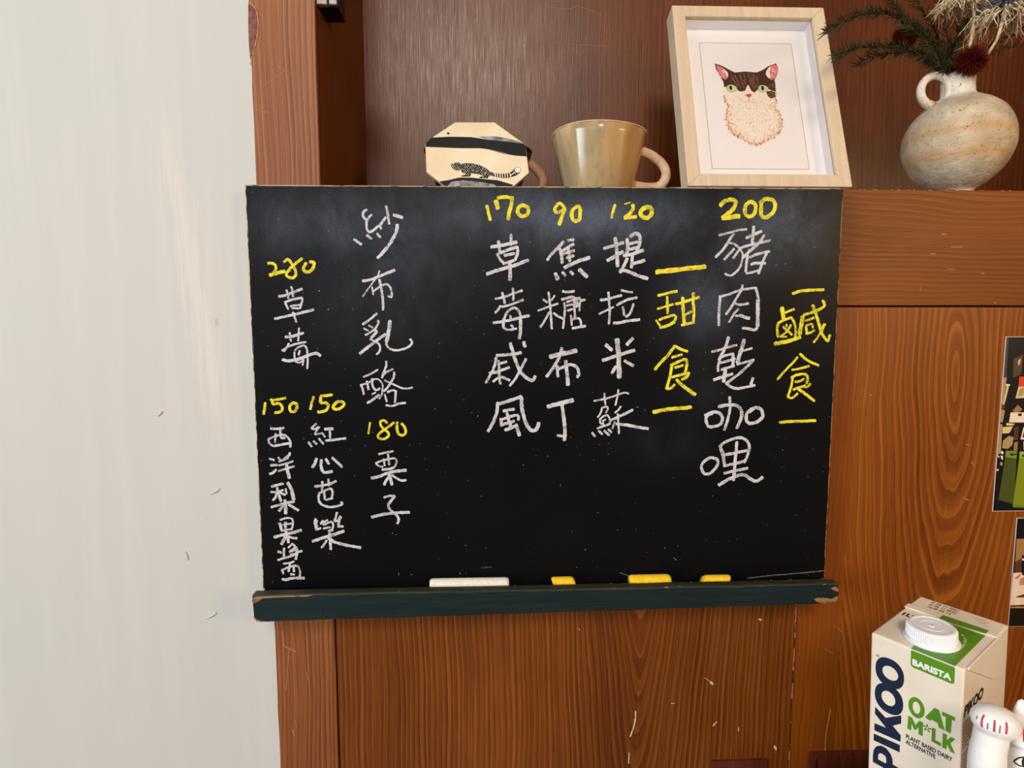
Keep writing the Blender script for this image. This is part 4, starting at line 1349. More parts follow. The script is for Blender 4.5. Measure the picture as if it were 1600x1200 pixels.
# ---------------------------------------------------------------- vase with dried stems
def stoneware():
    mm, nt, b = mat('speckled_stoneware')
    tc = N(nt, 'ShaderNodeTexCoord').outputs['Object']
    sep = N(nt, 'ShaderNodeSeparateXYZ'); nt.links.new(tc, sep.inputs[0])
    z = math_(nt, 'ADD', sep.outputs[2], math_(nt, 'MULTIPLY', math_(nt, 'SUBTRACT', noise(nt, mapping(nt, tc, (18, 18, 8)), 1, 2), .5), .008))
    big = noise(nt, tc, 45, 4, .6)
    c = ramp(nt, big, [(.3, lin(166, 150, 126)), (.55, lin(196, 180, 154)), (.75, lin(222, 210, 188))])
    band = ramp(nt, math_(nt, 'MULTIPLY', z, 10), [(.28, (0,)*3), (.42, (.9,)*3), (.47, (.30,)*3), (.60, (.30,)*3), (.66, (.95,)*3), (.70, (.35,)*3), (.80, (0,)*3)])
    c = mixc(nt, math_(nt, 'MULTIPLY', band, .8), c, lin(192, 146, 92))
    # glossy white glaze at the neck
    nk = ramp(nt, math_(nt, 'MULTIPLY', z, 5), [(.51, (0,)*3), (.56, (1,)*3)])
    c = mixc(nt, math_(nt, 'MULTIPLY', nk, .7), c, lin(228, 220, 208))
    s1 = ramp(nt, noise(nt, tc, 640, 1), [(.290, (1,)*3), (.315, (0,)*3)]); s2 = ramp(nt, noise(nt, tc, 300, 1), [(.262, (1,)*3), (.285, (0,)*3)])
    c = mixc(nt, math_(nt, 'MULTIPLY', math_(nt, 'MAXIMUM', s1, s2), .8), c, lin(92, 66, 44))
    nt.links.new(c, b.inputs['Base Color']); b.inputs['Roughness'].default_value = .5; b.inputs['Specular IOR Level'].default_value = .35
    bump(nt, b, math_(nt, 'ADD', noise(nt, mapping(nt, tc, (120, 120, 260)), 1, 4), math_(nt, 'MULTIPLY', band, .5)), .6, .0016)
    return mm


M_VASE = stoneware()
VC = Vector((.7715, .0470, .0049)); VT = math.radians(-3.2)
vase = tag(empty('ceramic_vase', VC), 'round speckled cream stoneware vase with a ring handle, holding dried stems', 'vase')
rot = Matrix.Rotation(VT, 3, 'Y')
def vrot(p): return rot @ p + Vector((0, 0, .0010))
bm = bmesh.new()
S = .9
prof = [(.0005, .0002), (.0165, 0), (.0172, .002), (.0168, .008), (.030, .0165), (.0440, .031), (.0512, .048), (.0526, .060), (.0512, .074), (.0445, .090), (.0340, .101), (.0250, .107), (.0185, .1108), (.0165, .114), (.0160, .122), (.0168, .1345), (.0160, .1358), (.0145, .1345), (.0135, .118), (.016, .108), (.030, .098), (.040, .080), (.0440, .060), (.036, .036), (.018, .016), (.0005, .012)]
P3 = catmull([(r, 0, z) for r, z in prof[1:13]], 4); full = [(p.x, p.z) for p in P3] + prof[13:]
full = [(.0005, .0002)] + full
def wob(p, a, r, z):
    k = 1 + .008*math.sin(2*a+z*40) + .006*math.sin(5*a+1+z*90)
    return vrot(Vector((r*k*math.cos(a), r*k*math.sin(a), z)))
lathe(bm, full, 72, fn=wob)
obj('body', bm, M_VASE, vase, True)
bm = bmesh.new()
pts = []
for i in range(30):
    a = math.radians(-85 + 340*i/29)
    pts.append(vrot(Vector((-.0290 + .0165*math.cos(a), -.004, .1182 + .0165*math.sin(a)))))
tube(bm, pts, [.0042 + .0012*(abs(i-14.5)/14.5)**4 for i in range(30)], 12, side=(0, 1, 0))
obj('ring_handle', bm, M_VASE, vase, True)

M_NEEDLE = mottled('dark_needles', lin(24, 27, 11), lin(64, 66, 32), 60, .6, .3, 0)
M_STEM = mottled('brown_stem', lin(48, 32, 18), lin(78, 56, 30), 90, .7, .2, 0)
M_REDF = mottled('dark_red_bristles', lin(66, 14, 10), lin(112, 30, 22), 120, .8, .1, 0)
M_STRAW = mottled('straw_bracts', lin(180, 150, 102), lin(238, 222, 188), 200, .7, .2, 0)
M_PURP = mottled('purple_tuft', lin(92, 87, 102), lin(176, 171, 178), 160, .8, .1, 0)
MOUTH = vrot(Vector((0, 0, .132))) + VC


def needle(bm, p, d, l, w, up):
    s = d.cross(up)
    if s.length < 1e-5: s = d.cross(Vector((1, 0, 0)))
    s.normalize()
    q = [p, p + d*l*.35 + s*w, p + d*l + up*l*.06, p + d*l*.35 - s*w]
    k = p + d*l*.4 - up*w*.5
    v = [bm.verts.new(x) for x in q] + [bm.verts.new(k)]
    bm.faces.new((v[0], v[1], v[4])); bm.faces.new((v[1], v[2], v[4])); bm.faces.new((v[2], v[3], v[4])); bm.faces.new((v[3], v[0], v[4])); bm.faces.new((v[0], v[3], v[2], v[1]))


def sprig(path, ys, label, dens=1.0, l0=.0125, sub=()):
    n = len(path)
    pts = [MOUTH + Vector((rp.uniform(-.007, .007), rp.uniform(-.006, .006), -.02))]
    q0 = at(1280 + path[0][0]*.25, path[0][1]*.25, ys[0]); dq = q0 - MOUTH; dq.z = 0
    pts.append(MOUTH + dq*min(1, .009/max(dq.length, 1e-6)) + Vector((0, 0, .006)))
    for i, (px, py) in enumerate(path):
        pts.append(at(1280 + px*.25, py*.25, ys[0] + (ys[1]-ys[0])*i/(n-1)))
    root = tag(empty('conifer_sprig', pts[0]), label, 'sprig', 'dried conifer sprigs in the vase')
    C_ = [p - pts[0] for p in catmull(pts, 6)]
    bm = bmesh.new(); tube(bm, C_, [.0013*(1 - .7*i/len(C_)) for i in range(len(C_))], 6)
    obj('stem', bm, M_STEM, root)
    bm = bmesh.new()
    L = 0
    for a, b in zip(C_[6:], C_[7:]):
        t = (b-a).normalized(); k = int((b-a).length/.0015*dens) + 1
        for i in range(k):
            p = a.lerp(b, i/k)
            for r_ in range(2):
                ang = rp.random()*6.283; s = t.cross(Vector((.2, .9, .3))).normalized(); u = t.cross(s)
                side = s*math.cos(ang) + u*math.sin(ang)*.8
                d = (t*rp.uniform(.45, 1.0) + side*rp.uniform(.5, .95)).normalized()
                needle(bm, p, d, l0*rp.uniform(.55, 1.25), .0008*rp.uniform(.7, 1.3), side)
    obj('needles', bm, M_NEEDLE, root)
    return root


rp = random.Random(21)
sprig([(780, 430), (690, 375), (560, 312), (400, 292), (230, 300), (95, 345)], (.05, -.005), 'conifer sprig reaching left, the lower of the two long ones, its tip beside the frame')
sprig([(770, 380), (690, 240), (580, 150), (450, 95), (330, 75), (180, 120), (45, 200)], (.06, .0), 'conifer sprig arching left over the frame corner, the upper long one')
sprig([(740, 400), (640, 330), (480, 330), (340, 350), (240, 400)], (.055, .02), 'short drooping conifer sprig just below the long lower left one', .8)
sprig([(790, 380), (745, 240), (680, 110), (600, 10), (540, -70)], (.06, .05), 'conifer sprig rising steeply up and left out of the vase')
sprig([(815, 380), (800, 220), (770, 60), (730, -90)], (.065, .07), 'tall conifer sprig rising almost straight up behind the lower red flower', 1.1)
sprig([(845, 380), (890, 220), (930, 120), (960, -60)], (.06, .06), 'conifer sprig rising beside the pale straw stem')
sprig([(720, 300), (640, 210), (560, 130), (470, 40), (430, -20)], (.07, .08), 'conifer sprig spreading up and left above the far red flower', .9)
sprig([(980, 400), (1080, 330), (1180, 295), (1300, 262)], (.05, .04), 'conifer sprig reaching low to the right past the lower red flower', .6, .008)
sprig([(1000, 360), (1110, 260), (1220, 200), (1330, 160)], (.06, .06), 'conifer sprig reaching right under the straw coloured bracts', .7, .009)
sprig([(760, 420), (720, 330), (650, 250), (600, 200), (520, 150)], (.03, .03), 'bushy conifer sprig just right of the far red flower', 1.1)
sprig([(800, 400), (840, 300), (870, 180), (860, 60), (850, -40)], (.075, .085), 'conifer sprig at the back of the bunch, rising between the red flowers', 1.0)
sprig([(790, 440), (745, 410), (700, 390), (660, 365)], (.04, .03), 'small conifer twig close to the vase neck', .9, .009)


def pompon(px, py, Y, r, label):
    c = at(px, py, Y)
    root = tag(empty('bristle_flower', c), label, 'flower', 'dark red bristle flowers')
    bm = bmesh.new(); rr = random.Random(int(px))
    bmesh.ops.create_icosphere(bm, subdivisions=2, radius=r*.55)
    for i in range(1500):
        d = Vector((rr.gauss(0, 1), rr.gauss(0, 1), rr.gauss(0, 1))).normalized()
        l = r*rr.uniform(.85, 1.08); s = d.cross(Vector((.3, .5, .8))).normalized()*.00045
        p = d*r*.45; q = d*l + Vector((rr.uniform(-1, 1), rr.uniform(-1, 1), rr.uniform(-1, 1)))*r*.09
        u = d.cross(s).normalized()*.00045
        v = [bm.verts.new(x) for x in (p+s, p-s*.5+u, p-s*.5-u, q)]
        for f in ((0, 1, 3), (1, 2, 3), (2, 0, 3)): bm.faces.new([v[k] for k in f])
    obj('bristles', bm, M_REDF, root)
    bm = bmesh.new()
    tube(bm, catmull([Vector((0, 0, -r*.4)), (MOUTH - c)*.5 + Vector((0, .004, 0)), MOUTH - c + Vector((0, 0, -.025))], 6), .0011, 6)
    obj('stem', bm, M_STEM, root)


pompon(1517, 96, .026, .0172, 'dark red bristle flower hanging over the vase rim')
pompon(1413.5, 58, .075, .0150, 'smaller dark red bristle flower among the sprigs, left of the other one')


def thistle(px, py, Y, r, label, tuft, seed, stem):
    c = at(px, py, Y); rr = random.Random(seed)
    root = tag(empty('thistle_flower', c), label, 'flower', 'dried thistle heads')
    bm = bmesh.new()
    for i in range(150):
        a = rr.random()*6.283; el = rr.uniform(.15, 1.15)
        d = Vector((math.cos(a)*math.cos(el), math.sin(a)*math.cos(el)*.8, -math.sin(el)*.5)).normalized()
        l = r*rr.uniform(.45, .95); dro = rr.uniform(.3, 1.0)
        p0 = Vector((d.x*.6, d.y*.6, -.55))*r; p1 = p0 + d*l*.5 + Vector((0, 0, r*.08)); p2 = p0 + d*l + Vector((rr.uniform(-.2, .2)*l, rr.uniform(-.2, .2)*l, -l*dro*.55)); 
        j = lambda k: Vector((rr.uniform(-k, k), rr.uniform(-k, k), rr.uniform(-k, k)*.6))*l
        P = catmull([p0, p1 + j(.10), p1.lerp(p2, .55) + j(.16), p2 + j(.28)], 5); w = rr.uniform(.0003, .0010)
        tube(bm, P, [w*(1 - .8*(k/(len(P)-1))**2) for k in range(len(P))], 5, flat=.35)
    obj('bracts', bm, M_STRAW, root, True)
    if tuft:
        bm = bmesh.new()
        for i in range(900):
            a = rr.random()*6.283; el = rr.uniform(-.75, 1.4)
            d = Vector((math.cos(a)*math.cos(el), math.sin(a)*math.cos(el), math.sin(el)))
            l = r*rr.uniform(.85, 1.2)
            P = [d*r*.2 + Vector((0, 0, -r*.1)), d*l*.6, d*l + Vector((rr.uniform(-.1, .1)*r, rr.uniform(-.1, .1)*r, 0))]
            tube(bm, P, [.0005, .0005, .0002], 4)
        obj('tuft', bm, M_PURP, root)
    bm = bmesh.new()
    tube(bm, catmull([Vector((0, 0, -r*.1))] + [at(1280+x*.25, y*.25, Y) - c for x, y in stem] + [MOUTH - c + Vector((0, 0, -.03))], 6), .0016, 7)
    obj('stem', bm, M_STRAW, root, True)


thistle(1574, -2, .02, .0290, 'dried thistle head with a purple tuft and straw bracts at the right edge', True, 31, [(1120, 220), (1060, 330)])
thistle(1501, -15, .030, .0190, 'straw coloured dried thistle head above the lower red flower', False, 33, [(965, 60), (945, 270)])

# ---------------------------------------------------------------- photographs on the right door
def photo(px, py, w, h, label, shapes, cols, Y=.0022):
    p = at(px, py, Y); t = .0005
    root = tag(empty('photo_print', (p.x + w/2, Y, p.z - h/2)), label, 'photo', 'photographs on the door')
    bm = bmesh.new(); box(bm, -w/2, w/2, -t-.0003, -.00005, -h/2, h/2)
    obj('paper', bm, plain('photo_paper', lin(214, 206, 206), .5), root)
    bm = bmesh.new()
    e_ = .0005
    poly(bm, [(-w/2+e_, -h/2+e_), (w/2-e_, -h/2+e_), (w/2-e_, h/2-e_), (-w/2+e_, h/2-e_)], lambda x, z: Vector((x, -t-.00033, z)), 0)
    for k, (mi, s) in enumerate(shapes):
        yy = -t - .00036 - .000012*k
        pts = []
        for x, y in s:
            q = at(x, y, Y-.0008); pts.append((min(max(q.x - root.location.x, -w/2+e_), w/2-e_), min(max(q.z - root.location.z, -h/2+e_), h/2-e_)))
        poly(bm, pts, lambda x, z: Vector((x, yy, z)), mi)
    o = obj('picture', bm, [plain('print_%s' % n, lin(*c), .32, .5) for n, c in cols], root)
    return root


a1 = lambda s: [(1540 + x*.125, 510 + y*.125) for x, y in nums(s)]
a2 = lambda s: [(1540 + x*.13333, 650 + y*.13333) for x, y in nums(s)]
a3 = lambda s: [(1560 + x*.15, 800 + y*.15) for x, y in nums(s)]
photo(1571, 526, .132, .1955, 'photo of a kitchen with green cupboards, upper of the two on the right door', [
    (1, a1('250 140 290 140 270 450 262 640 210 640')), (2, a1('212 640 262 640 255 720 220 990 180 960')), (3, a1('255 720 305 722 300 745 255 748')), (4, a1('262 745 290 755 235 975 218 975')),
    (5, a1('350 405 470 350 440 600 340 640')), (1, a1('365 430 395 400 390 590 360 600')), (6, a1('400 430 440 395 432 470 405 490')), (7, a1('420 630 1500 560 1500 740 410 750')), (4, a1('410 752 1500 742 1500 830 372 900')), (2, a1('425 780 480 760 470 860 400 880')), (5, a1('500 780 640 760 620 800 520 830')),
    (8, a1('180 985 235 985 228 1040 175 1035')), (2, a1('170 1040 240 1050 215 1180 155 1200')), (9, a1('400 980 460 1040 400 1080 330 1060')), (10, a1('310 1075 1500 1075 1500 1200 290 1200')), (0, a1('402 1090 450 1085 448 1120 405 1122')), (5, a1('405 1132 460 1128 458 1142 406 1146')),
    (2, a2('150 0 210 0 195 75 145 72')), (10, a2('290 0 1500 0 1500 80 285 75')), (2, a2('150 90 195 100 175 440 110 450')), (4, a2('240 80 340 90 320 110 240 112')), (4, a2('195 130 320 120 275 200 195 205')), (2, a2('200 290 270 230 325 250 310 340 255 385 190 375')), (5, a2('330 140 385 120 375 275 325 280')), (11, a2('345 150 375 140 370 265 335 270')), (10, a2('440 130 1500 120 1500 280 405 275')), (11, a2('452 160 1500 150 1500 240 425 250')),
    (9, a2('330 310 375 300 368 405 325 405')), (10, a2('440 300 1500 290 1500 390 442 395')),
    (12, a2('235 405 365 410 358 500 225 480')), (13, a2('225 482 358 502 330 1035 145 980')), (0, a2('285 435 325 440 320 465 285 460')), (0, a2('330 440 358 442 356 458 330 458')),
    (14, a2('395 415 1500 430 1500 500 390 495')), (15, a2('388 497 1500 502 1500 1240 315 1045')), (12, a2('312 1050 1500 1245 1500 1262 318 1068')), (0, a2('420 455 450 452 452 480 424 478')),
    (16, a2('170 430 190 405 205 425 200 450')), (16, a2('108 465 130 455 160 480 150 490')), (16, a2('170 460 200 470 195 515 178 500')), (2, a2('165 540 195 540 192 580 165 575')), (16, a2('125 620 148 620 146 640 126 640'))],
    [('black', (12, 10, 12)), ('slate', (66, 62, 58)), ('tan', (168, 142, 92)), ('cream', (228, 214, 170)), ('pale', (216, 190, 128)), ('brown', (84, 60, 38)), ('white', (196, 160, 110)), ('red', (208, 64, 26)), ('crimson', (150, 30, 36)), ('ochre', (160, 112, 62)), ('paper', (232, 212, 184)), ('maroon', (96, 36, 28)), ('olive', (112, 140, 36)), ('moss', (70, 78, 24)), ('lime', (150, 176, 36)), ('green', (124, 136, 20)), ('silver', (236, 226, 214))])
photo(1588, 809, .13, .128, 'photo of a bright table top, lower of the two, partly behind the carton', [
    (1, a3('190 280 1500 270 1500 520 175 520')), (2, a3('175 520 240 480 240 640 165 640')), (0, a3('245 450 1500 440 1500 700 240 640')), (6, a3('245 485 1500 470 1500 505 250 505')), (3, a3('155 635 240 630 250 660 1500 640 1500 960 115 985')), (4, a3('165 690 235 635 240 640 225 670 200 700')), (5, a3('225 690 1500 670 1500 760 215 760')), (4, a3('250 680 1500 660 1500 750 240 750')), (6, a3('180 1500 240 690 225 860 160 860')), (2, a3('185 880 300 845 1500 850 1500 885 180 890')), (2, a3('115 970 1500 930 1500 990 112 985')), (5, a3('112 988 1500 975 1500 1000 112 1000')), (0, a3('110 1000 1500 1000 1500 1300 92 1300'))],
    [('black', (14, 10, 8)), ('tan', (160, 118, 66)), ('brown', (92, 54, 30)), ('cream', (238, 214, 196)), ('rust', (196, 128, 84)), ('ochre', (190, 142, 90)), ('pale', (246, 226, 190))])

# ---------------------------------------------------------------- counter (below the frame), carton, beckoning cat
CZ = -.590
bm = bmesh.new(); box(bm, .49, 1.2, -.46, -.095, CZ-.03, CZ)
M_COUNT = wood('counter_wood', lin(96, 60, 34), lin(132, 88, 54), lin(160, 112, 72), axis='X', seed=15)
ctr = tag(empty('counter', (.845, -.28, -1.2)), 'wooden counter below the carton and the white cat figurine', 'counter')
o = obj('worktop', bm, M_COUNT, ctr); o.location = (-.845, .28, 1.2); bevel(o, .002)
bm = bmesh.new(); box(bm, .51, 1.18, -.44, -.115, -1.2, CZ-.03)
o = obj('base_cabinet', bm, M_COUNT, ctr); o.location = (-.845, .28, 1.2)

KB = Vector((.5632, -.1502, -.4000))
def kmat(a, b_, c):
    return (Matrix.Rotation(a, 3, 'Z') @ Matrix.Rotation(b_, 3, 'X') @ Matrix.Rotation(c, 3, 'Y'))
KM = kmat(-1.0113, .0686, .0001); KU, KD, KV = KM.col[0].copy(), KM.col[1].copy(), KM.col[2].copy()
KW, KDEP = .066, .0964
base = KB + KU*KW/2 + KD*KDEP/2; base.z = CZ
cart = tag(empty('milk_carton', base), 'cream oat milk carton with dark blue and green lettering and a white screw cap', 'carton')
def kf(u, d, v): return KB + KU*u + KD*d + KV*v - base
def drop(u, d):
    p = KB + KU*u + KD*d; t = (p.z - CZ)/KV.z
    return kf(u, d, -t)
M_CART = mottled('carton_cream', lin(236, 222, 202), lin(242, 230, 212), 30, .42, .4, .03)
bm = bmesh.new()
cs = [(0, 0), (KW, 0), (KW, KDEP), (0, KDEP)]
tops = []; rows = []
for (u, d) in cs:
    tops.append((u, d))
def ring(k, ins):
    return None
n_l = 8
lv_ = []
for i in range(n_l+1):
    row = []
    for (u, d) in cs:
        a = kf(u, d, 0); b_ = drop(u, d); p = a.lerp(b_, i/n_l)
        row.append(bm.verts.new(p))
    lv_.append(row)
bm.faces.new(lv_[0])
for i in range(n_l):
    for k in range(4):
        j = (k+1) % 4; bm.faces.new((lv_[i][k], lv_[i+1][k], lv_[i+1][j], lv_[i][j]))
bm.faces.new(list(reversed(lv_[-1])))
body = obj('box', bm, M_CART, cart); bevel(body, .0016, 3)
# folded seam across the top and the ear flap on the right side
bm = bmesh.new()
prism(bm, [(-.0004, .0635), (KW+.0004, .0655), (KW+.0004, .0725), (-.0004, .0722)], lambda u, d: kf(u, d, .0001), lambda u, d: kf(u, d, .0013))
bevel(obj('top_seam', bm, M_CART, cart), .0005)
bm = bmesh.new()
FLP = [(.004, .001), (.0735, .001), (.0755, -.006), (.0755, -.030), (.073, -.0345), (.068, -.0355), (.060, -.0335), (.004, -.0015)]
prism(bm, FLP, lambda d, v: kf(KW+.0001, d, v), lambda d, v: kf(KW+.0016, d, v))
bevel(obj('ear_flap', bm, M_CART, cart), .0008)
M_NAVY = plain('navy_print', lin(16, 34, 62), .45, .35); M_GREEN = plain('green_print', lin(88, 146, 26), .42, .35); M_KBLK = plain('black_print', lin(28, 26, 26), .5, .3); M_WHP = plain('white_print', lin(246, 244, 240), .5, .3); M_TANP = plain('brown_print', lin(140, 100, 48), .6, .2)
ff = lambda o_: (lambda u, v: kf(u*.001, -.00012-o_, v*.001))
def ell(cx, cy, rx, ry, n=40, p=2.0):
    return [(cx + rx*abs(math.cos(a))**(2/p)*(1 if math.cos(a) >= 0 else -1), cy + ry*abs(math.sin(a))**(2/p)*(1 if math.sin(a) >= 0 else -1)) for a in [2*math.pi*i/n for i in range(n)]]
def ringpoly(bm, outer, inner, fn):
    n = len(outer); a = [bm.verts.new(fn(*p)) for p in outer]; b_ = [bm.verts.new(fn(*p)) for p in inner]
    for i in range(n): bm.faces.new((a[i], a[(i+1) % n], b_[(i+1) % n], b_[i]))
logo = bmesh.new()
ringpoly(logo, ell(15.0, -29.6, 10.9, 13.0, p=2.25), ell(15.5, -29.4, 6.0, 6.0), ff(0))
ringpoly(logo, ell(15.0, -53.3, 10.9, 13.0, p=2.25), ell(14.7, -52.9, 5.3, 6.4), ff(.00004))
for s in ([(4.7, -66.3), (13.1, -71.8), (24.7, -62.5), (24.8, -70.0), (18.6, -75.8), (24.8, -80.8), (24.8, -86.8), (4.5, -88.8), (4.5, -82.0), (13.6, -80.8), (4.6, -73.0)],
          [(4.2, -92.1), (24.4, -90.0), (24.4, -96.8), (4.1, -98.6)]):
    poly(logo, s, ff(.00002))
ringpoly(logo, [(4.0, -119.5), (3.9, -113), (4.4, -107.5), (6.7, -102.5), (10.5, -99.6), (14.5, -99.8), (17.8, -103), (19.3, -107), (19.5, -111.4), (24.2, -111.5), (24.3, -119.3), (14, -119.4)],
         [(8.1, -114.2), (8.1, -112), (8.2, -109.7), (9.2, -107.6), (10.4, -107), (12.5, -107), (14.0, -107.8), (14.4, -110), (14.5, -112), (14.5, -113.8), (13.8, -114.1), (11, -114.2)], ff(.00002))
obj('brand_lettering', logo, M_NAVY, cart)['label'] = 'large navy lettering running up the carton'
tx = lambda u0, v0, o_=.0: (lambda x, y: kf(u0*.001 + x, -.00014-o_, v0*.001 + y))
def stroke_text(bm, polys, w, fn):
    for s in polys: ribbon(bm, s, w, fn, rnd, rough=.0, taper=False)
g = bmesh.new()
ringpoly(g, ell(35.4, -49.3, 5.8, 8.9), ell(35.4, -49.3, 2.7, 5.2), ff(0))
poly(g, [(41.6, -54.0), (47.8, -42.0), (51.0, -42.3), (55.2, -57.4), (51.2, -57.2), (50.4, -53.9), (46.2, -53.3), (45.0, -55.0)], ff(0))
poly(g, [(53.0, -42.2), (61.6, -42.0), (61.6, -45.3), (59.6, -45.4), (59.2, -57.3), (55.6, -57.2), (55.6, -45.5), (53.0, -45.5)], ff(.00003))
M_ = [(29.4, -71.6), (29.8, -59.8), (32.6, -59.8), (35.2, -65.0), (37.8, -59.4), (40.4, -59.4), (40.5, -71.6), (37.5, -71.6), (37.4, -65.6), (35.4, -69.4), (34.2, -69.4), (32.4, -65.4), (32.3, -71.6)]
poly(g, M_, ff(0))
poly(g, [(46.6, -59.8), (49.2, -59.8), (49.2, -69.4), (53.2, -69.4), (53.2, -72.4), (46.6, -72.2)], ff(0))
poly(g, [(54.0, -60.0), (56.8, -60.0), (56.8, -64.6), (59.4, -60.0), (62.4, -60.2), (59.2, -65.8), (62.6, -72.6), (59.4, -72.6), (57.0, -68.0), (56.8, -72.6), (54.0, -72.6)], ff(0))
for k in range(5):
    a = math.radians(90 + 72*k); c_ = (43.3 + 1.9*math.cos(a), -62.6 + 2.1*math.sin(a))
    poly(g, [(c_[0] + 1.5*math.cos(a)*math.cos(t) - .65*math.sin(a)*math.sin(t), c_[1] + 1.5*math.sin(a)*math.cos(t) + .65*math.cos(a)*math.sin(t)) for t in [i*.6283 for i in range(10)]], ff(0))
obj('green_lettering', g, M_GREEN, cart)['label'] = 'green lettering on the front of the carton'
text_obj('small_lettering', 'PLANT BASED DAIRY', .0052, M_KBLK, tx(28.6, -80.6), cart, bold=.00016, width=.0325)
text_obj('small_lettering', 'ALTERNATIVE', .0052, M_KBLK, tx(28.6, -85.6), cart, bold=.00016, width=.0212)
text_obj('small_lettering', '\u00ae', .0036, M_KBLK, tx(4.4, -19.8), cart)
# green label folded over the front edge
bm = bmesh.new()
poly(bm, [(30.2, -1.2), (60.0, -1.2), (60.0, -13.6), (59.4, -15.0), (58.2, -15.6), (32.0, -15.6), (30.8, -15.0), (30.2, -13.6)], ff(0))
obj('label', bm, M_GREEN, cart)['label'] = 'green label'
text_obj('label_lettering', 'BARISTA', .0068, M_WHP, tx(31.4, -13.1, .0001), cart, bold=.00035, width=.0268)
bm = bmesh.new()
tk = lambda o_: (lambda u, d: kf(u*.001, d*.001, .0002+o_))
poly(bm, [(30.2, -.3), (60.0, -.3), (59.6, 63.8), (27.4, 63.0), (28.6, 30)], tk(0))
poly(bm, [(27.0, 62.9), (59.4, 64.6), (59.4, 72.2), (26.8, 71.6)], lambda u, d: kf(u*.001, d*.001, .00142))
obj('label', bm, M_GREEN, cart)['label'] = 'green label on the carton top'
t3 = lambda u0, d0: (lambda x, y: kf(u0*.001 + x, d0*.001 + y, .00025))
text_obj('volume_lettering', '1LTR', .0085, M_KBLK, t3(3.6, 48.6), cart, bold=.0003, width=.0165)
for k, s in enumerate(('P: 05 11 2021', 'E: 06 11 2022', '16:45 05 14')):
    text_obj('date_stamp', s, .0052, M_TANP, t3(11.5+.4*k, 89.4-5.4*k), cart, bold=.0001, width=.0205 - (.003 if k == 2 else 0))
bm = bmesh.new()
for a in ((44, 88, 52, 90), (47, 85, 55, 88), (50, 82, 54, 84), (54, 80, 57, 81)):
    ribbon(bm, [(a[0], a[1]), ((a[0]+a[2])/2, a[1]+.3), (a[2], a[3])], .7, tk(.0001), rnd)
obj('recycling_mark', bm, plain('faint_print', lin(190, 160, 124), .6), cart)
# curved small print round the cap
cu_pts = [(48.5, 12.5), (51.3, 17), (53.2, 23), (54.0, 30), (53.4, 38), (51.6, 45), (47.5, 51.5)]
cc = [(p.x, p.y) for p in catmull([(a, b_, 0) for a, b_ in cu_pts], 5)]
bm = bmesh.new(); rt = random.Random(2)
for i in range(len(cc)-1):
    if i % 7 == 6: continue
    a, b_ = cc[i], cc[i+1]; t = Vector((b_[0]-a[0], b_[1]-a[1])).normalized(); nn = Vector((-t.y, t.x))
    for k in (.25, .75):
        c_ = Vector(a).lerp(Vector(b_), k); h = rt.uniform(.7, 1.1)
        ribbon(bm, [tuple(c_ - nn*h), tuple(c_ + nn*h*rt.uniform(.4, 1))], .32, tk(.0001), rnd, taper=False)
obj('curved_small_print', bm, M_WHP, cart)
# right side print
rf = lambda d0, v0, o_=.0001: (lambda x, y: kf(KW+o_, d0*.001 + x, v0*.001 + y))
text_obj('side_brand_lettering', 'PIKOO', .0118, M_KBLK, lambda x, y: kf(KW+.0014 if False else KW+.00012, .0030 + x + y*.12, -.0410 + y*1.05 + 0*x), cart, bold=.0006, width=.0390)
bm = bmesh.new()
for k, (d0, d1) in enumerate(((3, 20), (2.5, 30), (2.5, 34), (2.5, 33), (2.5, 36), (2.5, 31), (2.5, 34), (2.5, 12), (14, 34), (3, 36), (3, 33), (3, 36), (3, 30), (3, 34), (3, 22))):
    v = -46.5 - 3.0*k; x = d0
    while x < d1:
        l = rt.uniform(1.2, 4.5); l = min(l, d1-x)
        ribbon(bm, [(x, v), (x+max(l, .4), v)], 1.0, lambda d, vv: kf(KW+.00012, d*.001, vv*.001), rnd, taper=False, rough=.25)
        x += l + .8
obj('side_small_print', bm, M_TANP, cart)
# screw cap
cap_c = (34.6*.001, 26.0*.001)
cap = empty('cap', kf(cap_c[0], cap_c[1], 0)); cap.parent = cart
M_CAP = plain('white_plastic', lin(240, 240, 244), .35, .45)
R3 = KM.to_4x4()
def capf(p): return KM @ p
bm = bmesh.new(); n = 144
def cfn(p, a, r, z):
    k = 1
    if r > .0164 and .0030 < z < .0115: k = 1 + .022*(1 if int(a/(2*math.pi)*n + .5) % 2 else -1)
    return capf(Vector((r*k*math.cos(a), r*k*math.sin(a), z)))
lathe(bm, [(.0173, .0028), (.0176, .0034), (.0172, .0108), (.0163, .0121), (.0150, .0126), (.0136, .0124), (.0132, .0120), (.0086, .0120), (.0082, .0123), (.0076, .0120), (.0024, .0119), (.0020, .0124), (.0005, .0125)], n, fn=cfn)
obj('screw_cap', bm, M_CAP, cap)
bm = bmesh.new()
lathe(bm, [(.0198, .0002), (.0200, .0010), (.0184, .0014), (.0176, .0020), (.0176, .0028), (.0150, .0029)], 64, fn=lambda p, a, r, z: capf(p))
obj('cap_collar', bm, M_CAP, cap, True)

